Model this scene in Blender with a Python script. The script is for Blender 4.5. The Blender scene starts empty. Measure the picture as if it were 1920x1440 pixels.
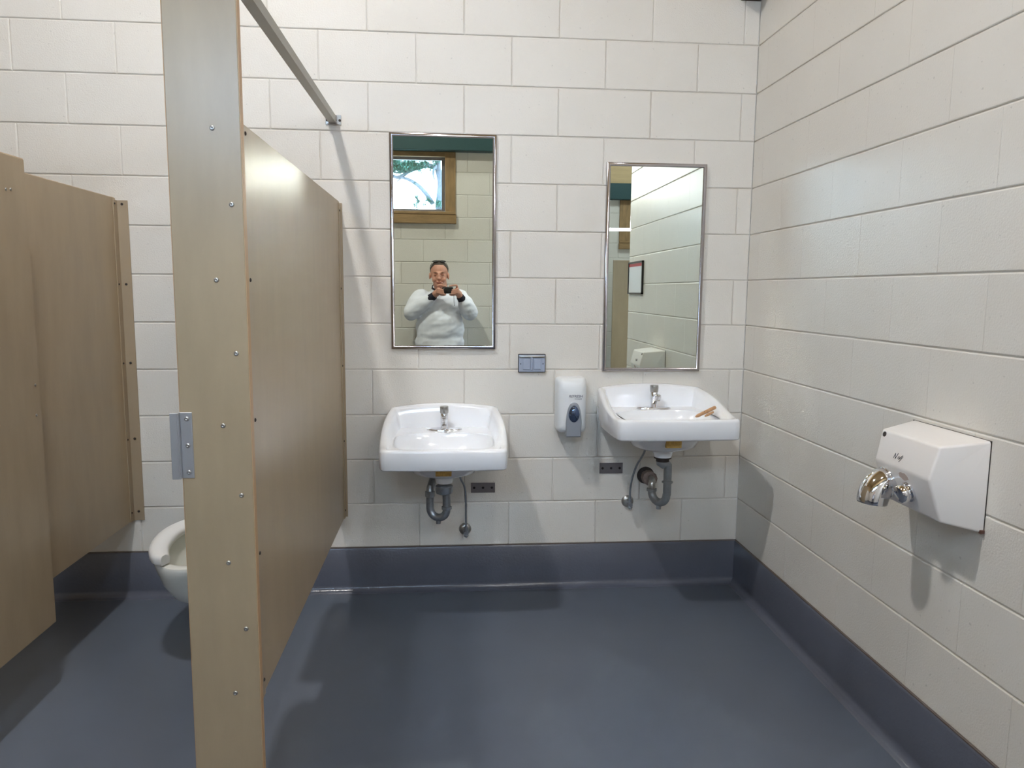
import bpy, bmesh, math, random
from mathutils import Vector, Matrix
random.seed(7)
PI = math.pi
scn = bpy.context.scene
col = scn.collection

# ------------------------------------------------------------------ camera
yaw, pit, rol = 0.0851401797, -0.124445147, 0.00873294578
f = Vector((math.sin(yaw)*math.cos(pit), math.cos(yaw)*math.cos(pit), math.sin(pit)))
r = Vector((math.cos(yaw), -math.sin(yaw), 0))
u = r.cross(f)
r2 = r*math.cos(rol) + u*math.sin(rol)
u2 = -r*math.sin(rol) + u*math.cos(rol)
cam_d = bpy.data.cameras.new('camera')
cam = bpy.data.objects.new('camera', cam_d)
col.objects.link(cam)
M4 = Matrix((r2, u2, -f)).transposed().to_4x4()
M4.translation = Vector((0.338964, -3.307549, 1.366099))
cam.matrix_world = M4
cam_d.sensor_fit = 'HORIZONTAL'
cam_d.sensor_width = 36.0
cam_d.lens = 36.0*1394.43/1920.0
cam_d.clip_start = 0.001
cam_d.clip_end = 200
scn.camera = cam

# ------------------------------------------------------------------ world, lights, exposure
scn.view_settings.view_transform = 'Standard'
scn.view_settings.look = 'None'
scn.view_settings.gamma = 1.0
scn.view_settings.use_curve_mapping = False
scn.view_settings.exposure = 0.04
scn.cycles.blur_glossy = 0.0
scn.cycles.sample_clamp_indirect = 0.0
w = bpy.data.worlds.new('sky')
scn.world = w
w.use_nodes = True
bg = w.node_tree.nodes['Background']
bg.inputs[0].default_value = (0.54, 0.73, 1.0, 1)
bg.inputs[1].default_value = 26.0


def area(name, loc, rot, size, energy, color, shape='DISK', size_y=None):
    ld = bpy.data.lights.new(name, 'AREA')
    ld.shape = shape
    ld.size = size
    if size_y:
        ld.size_y = size_y
    ld.energy = energy
    ld.color = color
    o = bpy.data.objects.new(name, ld)
    col.objects.link(o)
    o.location = loc
    o.rotation_euler = rot
    return o


L1 = (-0.62, -1.65, 4.05)
L3 = (0.83, -2.90, 4.05)
L2 = (2.35, -3.30, 1.915)
area('pendant_light', (L1[0], L1[1], L1[2]-0.02), (0, 0, 0), 0.20, 64, (1.0, 0.972, 0.935))
area('tube_light', L2, (math.radians(-62), 0, 0), 1.18, 40, (0.80, 0.88, 1.0), 'RECTANGLE', 0.035)
area('wall_light_rear', (1.14, -3.625, 2.38), (math.radians(80), 0, 0), 0.30, 11, (1.0, 0.972, 0.945), 'RECTANGLE', 0.12)
area('fill_light_passage', (3.0, -5.0, 4.25), (0, 0, 0), 0.8, 60, (0.80, 0.89, 1.0))  # added fill for the dim walls, belongs to no lamp in the passage
area('pendant_light_entry', (L3[0], L3[1], L3[2]-0.02), (0, 0, 0), 0.25, 18, (0.95, 0.98, 1.0))

# ------------------------------------------------------------------ materials


def lin(c):
    return tuple((x/12.92 if x <= 0.04045 else ((x+0.055)/1.055)**2.4) for x in [v/255 for v in c])


def mat(name, rgb, rough=0.5, metal=0.0, noise=None, bump=None, spec=0.5, srgb=True, coat=0.0,
        noise_amt=0.15, coords='pos', stretch=(1, 1, 1), rnd=0.0, speck=None):
    m = bpy.data.materials.new(name)
    m.use_nodes = True
    nt = m.node_tree
    b = nt.nodes['Principled BSDF']
    c = lin(rgb) if srgb else rgb
    b.inputs['Base Color'].default_value = (*c, 1)
    b.inputs['Roughness'].default_value = rough
    b.inputs['Metallic'].default_value = metal
    b.inputs['Specular IOR Level'].default_value = spec
    b.inputs['Coat Weight'].default_value = coat
    if noise or bump or rnd or speck:
        if coords == 'pos':
            g = nt.nodes.new('ShaderNodeNewGeometry')
            src = g.outputs['Position']
        else:
            g = nt.nodes.new('ShaderNodeTexCoord')
            src = g.outputs['Object']
        mp = nt.nodes.new('ShaderNodeMapping')
        mp.inputs['Scale'].default_value = stretch
        nt.links.new(src, mp.inputs['Vector'])
        vec = mp.outputs['Vector']
    last = None
    if noise:
        n = nt.nodes.new('ShaderNodeTexNoise')
        n.inputs['Scale'].default_value = noise
        n.inputs['Detail'].default_value = 6
        n.inputs['Roughness'].default_value = 0.6
        nt.links.new(vec, n.inputs['Vector'])
        mr = nt.nodes.new('ShaderNodeMapRange')
        mr.inputs['From Min'].default_value = 0.3
        mr.inputs['From Max'].default_value = 0.7
        mr.inputs['To Min'].default_value = 1-noise_amt
        mr.inputs['To Max'].default_value = 1+noise_amt
        nt.links.new(n.outputs['Fac'], mr.inputs['Value'])
        vm = nt.nodes.new('ShaderNodeVectorMath')
        vm.operation = 'SCALE'
        vm.inputs[0].default_value = c
        nt.links.new(mr.outputs[0], vm.inputs['Scale'])
        last = vm.outputs[0]
    if rnd:
        oi = nt.nodes.new('ShaderNodeObjectInfo')
        mr = nt.nodes.new('ShaderNodeMapRange')
        mr.inputs['To Min'].default_value = 1-rnd
        mr.inputs['To Max'].default_value = 1+rnd
        nt.links.new(oi.outputs['Random'], mr.inputs['Value'])
        vm = nt.nodes.new('ShaderNodeVectorMath')
        vm.operation = 'SCALE'
        if last:
            nt.links.new(last, vm.inputs[0])
        else:
            vm.inputs[0].default_value = c
        nt.links.new(mr.outputs[0], vm.inputs['Scale'])
        last = vm.outputs[0]
    if speck:
        n = nt.nodes.new('ShaderNodeTexNoise')
        n.inputs['Scale'].default_value = speck[0]
        n.inputs['Detail'].default_value = 2
        nt.links.new(vec, n.inputs['Vector'])
        mr = nt.nodes.new('ShaderNodeMapRange')
        mr.inputs['From Min'].default_value = speck[1]
        mr.inputs['From Max'].default_value = speck[1]+0.04
        mr.inputs['To Min'].default_value = 1.0
        mr.inputs['To Max'].default_value = speck[2]
        nt.links.new(n.outputs['Fac'], mr.inputs['Value'])
        vm = nt.nodes.new('ShaderNodeVectorMath')
        vm.operation = 'SCALE'
        if last:
            nt.links.new(last, vm.inputs[0])
        else:
            vm.inputs[0].default_value = c
        nt.links.new(mr.outputs[0], vm.inputs['Scale'])
        last = vm.outputs[0]
    if last:
        nt.links.new(last, b.inputs['Base Color'])
    if bump:
        n = nt.nodes.new('ShaderNodeTexNoise')
        n.inputs['Scale'].default_value = bump[0]
        n.inputs['Detail'].default_value = 4
        nt.links.new(vec, n.inputs['Vector'])
        bp = nt.nodes.new('ShaderNodeBump')
        bp.inputs['Strength'].default_value = bump[1]
        bp.inputs['Distance'].default_value = bump[2]
        nt.links.new(n.outputs['Fac'], bp.inputs['Height'])
        nt.links.new(bp.outputs[0], b.inputs['Normal'])
    return m


def emis(name, rgb, strength):
    m = bpy.data.materials.new(name)
    m.use_nodes = True
    b = m.node_tree.nodes['Principled BSDF']
    b.inputs['Base Color'].default_value = (*rgb, 1)
    b.inputs['Emission Color'].default_value = (*rgb, 1)
    b.inputs['Emission Strength'].default_value = strength
    return m


M = {}
M['block'] = mat('painted_block', (216, 212, 204), 0.38, noise=3.0, noise_amt=0.02, bump=(175, 0.6, 0.0017), rnd=0.012,
                 speck=(75, 0.70, 0.80))
M['mortar'] = mat('painted_mortar', (212, 208, 200), 0.5, bump=(120, 0.3, 0.001))
M['floor'] = mat('grey_epoxy', (83, 90, 102), 0.34, noise=5, noise_amt=0.05, bump=(420, 0.35, 0.0006), speck=(600, 0.6, 1.12))
M['cove'] = mat('slate_epoxy', (84, 88, 100), 0.17, noise=6, noise_amt=0.05, bump=(90, 0.5, 0.0015))
M['sealant'] = mat('brown_sealant', (96, 88, 84), 0.5)
M['panel'] = mat('tan_laminate', (167, 148, 120), 0.32, noise=14, noise_amt=0.06, stretch=(1, 1, 0.25), bump=(260, 0.15, 0.0004))
M['panel_edge'] = mat('laminate_edge', (186, 150, 112), 0.45)
M['channel'] = mat('tan_channel', (168, 151, 127), 0.34, metal=0.2)
M['steel'] = mat('brushed_steel', (178, 178, 176), 0.30, metal=1.0, noise=40, noise_amt=0.06)
M['alu'] = mat('aluminium', (160, 158, 150), 0.42, metal=0.75)
M['keeper'] = mat('keeper_metal', (172, 174, 178), 0.4, metal=0.6)
M['chrome'] = mat('chrome', (225, 226, 230), 0.06, metal=1.0)
M['frame'] = mat('polished_frame', (176, 172, 174), 0.14, metal=1.0)
M['mirror'] = mat('mirror_glass', (232, 240, 231), 0.0, metal=1.0)
M['dull'] = mat('dull_pipe', (152, 158, 164), 0.38, metal=0.85, noise=30, noise_amt=0.2)
M['dullgrey'] = mat('grey_pipe', (142, 146, 148), 0.48, metal=0.5, noise=30, noise_amt=0.15)
M['rusty'] = mat('rusty_nut', (120, 104, 96), 0.75, noise=60, noise_amt=0.35)
M['darkmetal'] = mat('dark_metal', (58, 52, 50), 0.6, metal=0.5)
M['plate'] = mat('plate_steel', (120, 116, 118), 0.42, metal=0.7)
M['ceramic'] = mat('white_ceramic', (232, 234, 237), 0.12, coat=0.5)
M['toilet'] = mat('toilet_china', (222, 222, 214), 0.12, coat=0.4)
M['seat'] = mat('white_seat', (228, 228, 226), 0.28)
M['stain'] = mat('water_stain', (150, 140, 70), 0.3)
M['plastic'] = mat('white_plastic', (226, 230, 232), 0.30)
M['greyplast'] = mat('grey_plastic', (140, 146, 154), 0.38)
M['bluegrey'] = mat('blue_grey_cover', (156, 167, 186), 0.40)
M['lens'] = mat('dark_lens', (96, 112, 142), 0.06, metal=0.85)
M['navy'] = mat('navy_print', (44, 56, 92), 0.5)
M['black'] = mat('black_plastic', (20, 20, 22), 0.35)
M['darkgap'] = mat('dark_hole', (22, 20, 22), 0.8)
M['enamel'] = mat('dryer_enamel', (226, 222, 218), 0.30, bump=(260, 0.12, 0.0004))
M['scratch'] = mat('bare_primer', (188, 168, 156), 0.5)
M['ink'] = mat('black_ink', (70, 70, 78), 0.6)
M['rust'] = mat('rust_spot', (90, 60, 48), 0.8)
M['sticker'] = mat('amber_sticker', (186, 150, 78), 0.6, noise=80, noise_amt=0.25)
M['woodstick'] = mat('pale_wood', (188, 146, 108), 0.7, noise=60, noise_amt=0.12)
M['green'] = mat('green_painted_beam', (32, 68, 70), 0.5, noise=12, noise_amt=0.06)
M['wood'] = mat('oiled_pine', (146, 118, 80), 0.55, noise=9, noise_amt=0.22, stretch=(3, 3, 0.6))
M['woodh'] = mat('oiled_pine_horizontal', (146, 118, 80), 0.55, noise=9, noise_amt=0.25, stretch=(0.6, 3, 3))
M['ceil'] = mat('pine_boards', (196, 172, 130), 0.6, noise=6, noise_amt=0.12, stretch=(0.5, 4, 4))
M['sash'] = mat('brown_grey_sash', (112, 108, 112), 0.45)
M['paper'] = mat('poster_paper', (222, 224, 228), 0.5)
M['red'] = mat('red_header', (176, 54, 58), 0.5)
M['bark'] = mat('pine_bark', (86, 92, 104), 0.9, noise=20, noise_amt=0.3)
M['needle'] = mat('pine_needles', (44, 96, 84), 0.8)
M['ground'] = mat('outside_ground', (110, 105, 90), 0.9, noise=3, noise_amt=0.2)
M['sweat'] = mat('white_sweatshirt', (238, 241, 252), 0.85, bump=(300, 0.2, 0.001))
M['skin'] = mat('skin', (214, 158, 136), 0.5, noise=18, noise_amt=0.08)
M['hair'] = mat('short_grey_hair', (84, 74, 68), 0.8, noise=80, noise_amt=0.3)
M['brow'] = mat('brow_hair', (140, 104, 84), 0.8)
M['lip'] = mat('lip', (170, 104, 92), 0.5)
M['lid'] = mat('shaded_eyelid', (184, 126, 104), 0.5)
M['denim'] = mat('dark_denim', (48, 56, 78), 0.85, noise=60, noise_amt=0.15)
M['cuff'] = mat('dark_undershirt', (32, 30, 44), 0.8)
M['shoe'] = mat('brown_shoe', (70, 54, 44), 0.6)
M['lampwhite'] = mat('lamp_housing', (220, 220, 215), 0.4)
M['glow1'] = emis('pendant_glow', (1.0, 0.97, 0.92), 9.0)
M['glow2'] = emis('tube_glow', (0.86, 0.90, 1.0), 4.0)
# clear window glass
gm = bpy.data.materials.new('window_glass')
gm.use_nodes = True
nt = gm.node_tree
nt.nodes.remove(nt.nodes['Principled BSDF'])
tr = nt.nodes.new('ShaderNodeBsdfTransparent')
tr.inputs[0].default_value = (0.95, 0.97, 0.97, 1)
gl = nt.nodes.new('ShaderNodeBsdfGlossy')
gl.inputs['Roughness'].default_value = 0.02
mx = nt.nodes.new('ShaderNodeMixShader')
mx.inputs[0].default_value = 0.06
nt.links.new(tr.outputs[0], mx.inputs[1])
nt.links.new(gl.outputs[0], mx.inputs[2])
nt.links.new(mx.outputs[0], nt.nodes['Material Output'].inputs['Surface'])
M['glass'] = gm

# ------------------------------------------------------------------ helpers


def finish(bm, name, m, parent=None, smooth=None, loc=None):
    me = bpy.data.meshes.new(name)
    bmesh.ops.recalc_face_normals(bm, faces=bm.faces[:])
    bm.to_mesh(me)
    bm.free()
    return link(me, name, m, parent, smooth, loc)


def link(me, name, m, parent=None, smooth=None, loc=None):
    if m:
        me.materials.append(M[m] if isinstance(m, str) else m)
    if smooth is not None:
        for p in me.polygons:
            p.use_smooth = True
        me.set_sharp_from_angle(angle=math.radians(smooth))
    o = bpy.data.objects.new(name, me)
    col.objects.link(o)
    if parent:
        o.parent = parent
        q = parent
        off = Vector((0, 0, 0))
        while q:
            off += Vector(q.location)
            q = q.parent
        if loc is None:
            # geometry was given in world coordinates
            me.transform(Matrix.Translation(-off))
        else:
            o.location = Vector(loc) - off
    elif loc is not None:
        o.location = loc
    return o


def thing(name, label, cat, loc=(0, 0, 0), group=None):
    o = bpy.data.objects.new(name, None)
    o.empty_display_size = 0.05
    col.objects.link(o)
    o.location = loc
    o['label'] = label
    o['category'] = cat
    if group:
        o['group'] = group
    return o


def tag(o, label, cat, group=None):
    o['label'] = label
    o['category'] = cat
    if group:
        o['group'] = group
    return o


def struct(o, label=None):
    o['kind'] = 'structure'
    if label:
        o['label'] = label
    return o


def sempty(name, label, loc=(0, 0, 0)):
    o = bpy.data.objects.new(name, None)
    o.empty_display_size = 0.05
    col.objects.link(o)
    o.location = loc
    return struct(o, label)


def box(bm, x0, x1, y0, y1, z0, z1, bev=0.0, seg=1):
    r_ = bmesh.ops.create_cube(bm, size=1.0)
    vs = r_['verts']
    for v in vs:
        v.co = Vector(((x0+x1)/2+v.co.x*(x1-x0), (y0+y1)/2+v.co.y*(y1-y0), (z0+z1)/2+v.co.z*(z1-z0)))
    if bev > 0:
        es = list({e for v in vs for e in v.link_edges})
        bmesh.ops.bevel(bm, geom=es, offset=bev, segments=seg, affect='EDGES', profile=0.5)
    return vs


def bx(name, m, parent, x0, x1, y0, y1, z0, z1, bev=0.0, seg=1, smooth=None):
    bm = bmesh.new()
    box(bm, x0, x1, y0, y1, z0, z1, bev, seg)
    return finish(bm, name, m, parent, smooth if smooth is not None else (30 if bev and seg > 1 else None))


def frame_at(d):
    d = d.normalized()
    a = Vector((0, 0, 1)) if abs(d.z) < 0.9 else Vector((1, 0, 0))
    s = d.cross(a).normalized()
    t = s.cross(d).normalized()
    return s, t


def tube(bm, pts, rad, n=12, cap=True):
    pts = [Vector(p) for p in pts]
    k = len(pts)
    rads = rad if isinstance(rad, (list, tuple)) else [rad]*k
    rings = []
    s = None
    for i, p in enumerate(pts):
        d = (pts[min(i+1, k-1)] - pts[max(i-1, 0)])
        if d.length < 1e-9:
            d = Vector((0, 0, 1))
        d.normalize()
        if s is None:
            s, t = frame_at(d)
        else:
            s = (s - d*s.dot(d)).normalized()
            t = s.cross(d).normalized()
        rings.append([bm.verts.new(p + (s*math.cos(2*PI*j/n) + t*math.sin(2*PI*j/n))*rads[i]) for j in range(n)])
    for a, b in zip(rings, rings[1:]):
        for j in range(n):
            bm.faces.new((a[j], a[(j+1) % n], b[(j+1) % n], b[j]))
    if cap:
        bm.faces.new(rings[0][::-1])
        bm.faces.new(rings[-1])


def spline(pts, n=8):
    P = [Vector(p) for p in pts]
    P = [P[0]*2-P[1]] + P + [P[-1]*2-P[-2]]
    out = []
    for i in range(1, len(P)-2):
        for k in range(n):
            t = k/n
            a, b, c, d = P[i-1], P[i], P[i+1], P[i+2]
            out.append(0.5*((2*b)+(-a+c)*t+(2*a-5*b+4*c-d)*t*t+(-a+3*b-3*c+d)*t**3))
    out.append(P[-2])
    return out


def cyl(bm, c, d, rad, h, n=20, rad2=None):
    d = Vector(d).normalized()
    c = Vector(c)
    tube(bm, [c, c+d*h], [rad, rad2 if rad2 is not None else rad], n)


def lathe(bm, c, d, prof, n=24):
    """prof: list of (distance along d, radius)"""
    d = Vector(d).normalized()
    c = Vector(c)
    s, t = frame_at(d)
    rings = []
    for h, q in prof:
        q = max(q, 0.0002)
        rings.append([bm.verts.new(c+d*h+(s*math.cos(2*PI*j/n)+t*math.sin(2*PI*j/n))*q) for j in range(n)])
    for a, b in zip(rings, rings[1:]):
        for j in range(n):
            bm.faces.new((a[j], a[(j+1) % n], b[(j+1) % n], b[j]))
    bm.faces.new(rings[0][::-1])
    bm.faces.new(rings[-1])


def loft(bm, rings, cap0=True, cap1=True):
    R = [[bm.verts.new(p) for p in ring] for ring in rings]
    n = len(R[0])
    for a, b in zip(R, R[1:]):
        for j in range(n):
            bm.faces.new((a[j], a[(j+1) % n], b[(j+1) % n], b[j]))
    if cap0:
        bm.faces.new(R[0][::-1])
    if cap1:
        bm.faces.new(R[-1])


def prism(bm, poly, axis, a0, a1):
    """poly of 2D points extruded on axis 'x','y','z'"""
    def P(q, a):
        if axis == 'x':
            return (a, q[0], q[1])
        if axis == 'y':
            return (q[0], a, q[1])
        return (q[0], q[1], a)
    loft(bm, [[P(q, a0) for q in poly], [P(q, a1) for q in poly]])


def screw(parent, loc, d, rad=0.006, name='screw', m='steel'):
    """dome headed screw with a driver recess"""
    key = ('screw', tuple(d), rad, m)
    if key not in CACHE:
        bm = bmesh.new()
        lathe(bm, (0, 0, 0), d, [(0, rad), (rad*0.25, rad*0.97), (rad*0.5, rad*0.72), (rad*0.6, rad*0.35), (rad*0.42, rad*0.3), (rad*0.4, 0)], 12)
        me = bpy.data.meshes.new(name)
        bmesh.ops.recalc_face_normals(bm, faces=bm.faces[:])
        bm.to_mesh(me)
        bm.free()
        me.materials.append(M[m])
        for p in me.polygons:
            p.use_smooth = True
        CACHE[key] = me
    o = bpy.data.objects.new(name, CACHE[key])
    col.objects.link(o)
    o.parent = parent
    q = parent
    off = Vector((0, 0, 0))
    while q:
        off += Vector(q.location)
        q = q.parent
    o.location = Vector(loc)-off
    return o


CACHE = {}
BH, BL = 0.2032, 0.4064

# ------------------------------------------------------------------ block walls
# origin o, direction d (unit, along wall), normal n (into the room)


def block_mesh(wd, ht, gv=0.0016):
    key = (round(wd, 3), round(ht, 3), gv)
    if key in CACHE:
        return CACHE[key]
    g = 0.0022   # half bed joint
    b = 0.0030   # arris
    bv = b*min(1.0, gv/0.0016)
    dp = JD
    x0, x1, z0, z1 = gv, wd-gv, g, ht-g
    v = []
    for (yy, i, j) in ((dp+0.003, 0, 0), (b*0.6, 0, 0), (0, bv, b)):
        v += [(x0+i, yy, z0+j), (x1-i, yy, z0+j), (x1-i, yy, z1-j), (x0+i, yy, z1-j)]
    fs = []
    for k in (0, 4):
        for j in range(4):
            fs.append((k+j, k+(j+1) % 4, k+4+(j+1) % 4, k+4+j))
    fs.append((8, 9, 10, 11))
    me = bpy.data.meshes.new('concrete_block')
    me.from_pydata(v, [], fs)
    me.materials.append(M['block'])
    CACHE[key] = me
    return me


def block_wall(parent, origin, d, length, z0i, z1i, phase, holes=(), gv=0.0016):
    """blocks whose local +y goes into the wall; phase(idx)->joint offset along wall"""
    d = Vector(d)
    ang = math.atan2(d.y, d.x)
    for i in range(z0i, z1i):
        ph = phase(i) % BL
        s = ph-BL if ph > 1e-6 else 0
        while s < length-1e-4:
            a, b = max(s, 0), min(s+BL, length)
            s += BL
            if b-a < 0.02:
                continue
            rects = [(a, b, i*BH, (i+1)*BH)]
            for (h0, h1, hz0, hz1) in holes:
                nr = []
                for (p0, p1, q0, q1) in rects:
                    if p1 <= h0 or p0 >= h1 or q1 <= hz0 or q0 >= hz1:
                        nr.append((p0, p1, q0, q1))
                        continue
                    if p0 < h0:
                        nr.append((p0, h0, q0, q1))
                    if p1 > h1:
                        nr.append((h1, p1, q0, q1))
                    m0, m1 = max(p0, h0), min(p1, h1)
                    if q0 < hz0:
                        nr.append((m0, m1, q0, hz0))
                    if q1 > hz1:
                        nr.append((m0, m1, hz1, q1))
                rects = nr
            for (p0, p1, q0, q1) in rects:
                if p1-p0 < 0.02 or q1-q0 < 0.02:
                    continue
                o = bpy.data.objects.new('concrete_block', block_mesh(p1-p0, q1-q0, gv))
                col.objects.link(o)
                o.parent = parent
                jit = random.uniform(-0.0006, 0.0004)*(0.3 if gv < 0.001 else 1)
                o.location = Vector(origin)+d*p0+Vector((0, 0, q0)) + Vector((-d.y, d.x, 0))*jit
                o.rotation_euler = (0, 0, ang)


JD = 0.0045     # joint depth
XR = 1.692      # right wall face
YE = -2.29      # end of the right wall
YB = -3.72      # rear wall face
XL = -3.4
ZT = 13*BH      # top of block work 2.6416
ZC = 4.40



def wall_obj(name, label, *boxes, m='mortar'):
    bm = bmesh.new()
    for b in boxes:
        box(bm, *b)
    return struct(finish(bm, name, m), label)


wb = wall_obj('wall_back', 'cream painted concrete block wall behind the sinks', (XL, XR+0.2, JD, 0.2, 0, ZT+BH))
block_wall(wb, (XL, 0, 0), (1, 0, 0), XR-XL, 1, 14, lambda i: (0 if i % 2 == 0 else BL/2)-XL)
wr = wall_obj('wall_right', 'cream painted concrete block wall with the hand dryer', (XR+JD, XR+0.2, YE, 0.0, 0, ZT+BH))
# along -y, blocks face -x : direction d=(0,-1,0): local +y -> (+1,0)
block_wall(wr, (XR, 0, 0), (0, -1, 0), -YE, 1, 14, lambda i: 0.51+(0 if i % 2 == 1 else BL/2), gv=0.0002)
# window opening in the rear wall
WX0, WX1, WZ0, WZ1 = -1.16, 0.335, 2.05, 2.60
WR1 = 1.78
wk = wall_obj('wall_rear', 'cream painted concrete block wall with the high window, seen in the left mirror',
              (XL, WX0, YB-0.2, YB-JD, 0, ZT+BH), (WX1, WR1, YB-0.2, YB-JD, 0, ZT+BH),
              (WX0, WX1, YB-0.2, YB-JD, 0, WZ0), (WX0, WX1, YB-0.2, YB-JD, WZ1, ZT+BH))
# direction -x so that local +y points to -y
block_wall(wk, (WR1, YB, 0), (-1, 0, 0), WR1-XL, 1, 13, lambda i: (0.05 if i % 2 == 0 else 0.05+BL/2),
           holes=[(WR1-WX1, WR1-WX0, WZ0, WZ1)])
wl = wall_obj('wall_left', 'cream painted concrete block wall beyond the toilet stalls', (XL-0.2, XL-JD, YB-0.2, 0.2, 0, ZT+BH))
block_wall(wl, (XL, YB, 0), (0, 1, 0), -YB, 1, 13, lambda i: (0 if i % 2 == 0 else BL/2))
# passage walls beyond the end of the right wall
YD = -7.0
wp = wall_obj('wall_passage', 'cream block wall at the far end of the passage, seen in the right mirror',
              (1.6, 4.4, YD-0.2, YD-JD, 0, 2.62))
block_wall(wp, (4.2, YD, 0), (-1, 0, 0), 4.2-1.78, 1, 13, lambda i: (0.1 if i % 2 == 0 else 0.1+BL/2), holes=[(4.2-3.72, 4.2-2.66, 1.97, 2.62)])
struct(bx('wall_passage_side', 'block', None, 4.2, 4.4, YD-0.2, YE+0.2, 0, ZC), 'cream wall along the passage')
struct(bx('wall_passage_inner', 'block', None, 1.60, 1.78, YD, YB-0.2, 0, ZC), 'cream wall between passage and outside')
struct(bx('wall_passage_front', 'block', None, XR+0.2, 4.4, YE+0.0, YE+0.2, 0, ZC), 'cream wall closing the passage')

# upper walls above the block work, ceiling, floor
up = wall_obj('wall_upper', 'pine boarded upper walls above the block work',
              (XL-0.2, XR+0.2, 0.02, 0.2, ZT+BH, ZC), (XR+0.02, XR+0.2, YE, 0.02, ZT+BH, ZC),
              (XL-0.2, WR1, YB-0.2, YB-0.02, ZT+BH, ZC), (XL-0.2, XL-0.02, YB, 0.02, ZT+BH, ZC),
              (1.6, 4.2, YD-0.2, YD-0.02, 2.62, ZC), (XR+0.2, 4.2, YE+0.0, YE+0.2, ZT+BH, ZC), m='ceil')
ce = sempty('ceiling', 'pine boarded ceiling above the washroom')
bm = bmesh.new()
box(bm, XL-0.2, XR+0.2, YB-0.2, 0.2, ZC+0.02, ZC+0.1)
box(bm, XR+0.2, 4.4, YD-0.2, YE+0.2, ZC+0.02, ZC+0.1)
box(bm, 1.6, XR+0.2, YD-0.2, YB-0.2, ZC+0.02, ZC+0.1)
finish(bm, 'ceiling_deck', 'ceil', ce)
yy = YD-0.1
k = 0
while yy < 0.1:
    x0, x1 = (XL-0.1, XR+0.1) if yy > YB-0.05 else (1.65, 4.3)
    if yy < YE and yy > YB-0.05:
        x1 = 4.3
    bx('ceiling_board', 'ceil', ce, x0, x1, yy+0.004, yy+0.196, ZC, ZC+0.02, 0.004)
    yy += 0.2
bm = bmesh.new()
box(bm, XL-0.2, XR+0.2, YB-0.2, 0.2, -0.1, 0)
box(bm, XR+0.2, 4.4, YD-0.2, YE+0.2, -0.1, 0)
box(bm, 1.6, XR+0.2, YD-0.2, YB-0.2, -0.1, 0)
struct(finish(bm, 'floor', 'floor'), 'grey speckled epoxy floor')

# ------------------------------------------------------------------ cove base
CT, CR = 0.010, 0.030   # thickness, fillet


def cove_profile():
    pts = [(0.0, -0.002), (0.0, BH), (CT*0.5, BH), (CT, BH-0.006)]
    n = 6
    for k in range(n+1):
        a = k/n*PI/2
        pts.append((CT+CR-CR*math.cos(a), CR-CR*math.sin(a)+0.0012))
    pts.append((CT+CR+0.004, -0.002))
    return pts


def cove_run(name, label, path, closed=False):
    """path: polyline on the wall faces, room on the left-hand side of travel direction"""
    prof = cove_profile()
    bm = bmesh.new()
    P = [Vector((p[0], p[1], 0)) for p in path]
    rings = []
    for i, p in enumerate(P):
        if 0 < i < len(P)-1:
            d0 = (P[i]-P[i-1]).normalized()
            d1 = (P[i+1]-P[i]).normalized()
            n0 = Vector((-d0.y, d0.x, 0))
            n1 = Vector((-d1.y, d1.x, 0))
            nn = (n0+n1)
            nn = nn/(nn.length_squared)*2
        else:
            d0 = (P[min(i+1, len(P)-1)]-P[max(i-1, 0)]).normalized()
            nn = Vector((-d0.y, d0.x, 0))
        rings.append([p+nn*q[0]+Vector((0, 0, q[1])) for q in prof])
    loft(bm, rings)
    return struct(finish(bm, name, 'cove', None, 40), label)


cb = cove_run('baseboard_back', 'slate grey painted cove base under the sinks', [(XR, 0), (XL, 0)])
cr = cove_run('baseboard_right', 'slate grey painted cove base under the hand dryer', [(XR, YE), (XR, 0)])
cove_run('baseboard_rear', 'slate grey cove base on the rear wall', [(XL, YB), (WR1, YB)])
struct(bx('trim_1', 'sealant', None, XL, XR, -0.006, JD, BH-0.001, BH+0.0035), 'thin brown sealant line above the back cove base')
struct(bx('trim_2', 'sealant', None, XR-0.006, XR+JD, YE, -0.006, BH-0.001, BH+0.0035), 'thin brown sealant line above the right cove base')

# ------------------------------------------------------------------ beams
bx_ = bx('wooden_beam', 'green', None, XL, WR1, YB-0.02, YB+0.10, 2.613, 2.828, 0.004)
tag(bx_, 'dark green painted beam running above the rear window', 'beam')
bx_ = bx('wooden_beam', 'green', None, 1.80, 4.2, YD-0.02, YD+0.10, 2.613, 2.828, 0.004)
tag(bx_, 'dark green painted beam at the far end of the passage', 'beam')
# corner bracket of the roof structure, only its foot is in view
t = thing('beam_bracket', 'dark steel bracket high in the corner above the right mirror', 'bracket', (1.63, -0.05, 2.62))
bx('foot_plate', 'darkmetal', t, 1.600, 1.690, -0.085, -0.001, 2.622, 2.634, 0.002)
bx('upright', 'darkmetal', t, 1.615, 1.660, -0.06, -0.001, 2.634, 2.84, 0.002)
bx('timber_block', 'wood', t, 1.585, 1.690, -0.11, -0.001, 2.70, 2.84, 0.003)

# ------------------------------------------------------------------ windows


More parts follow.
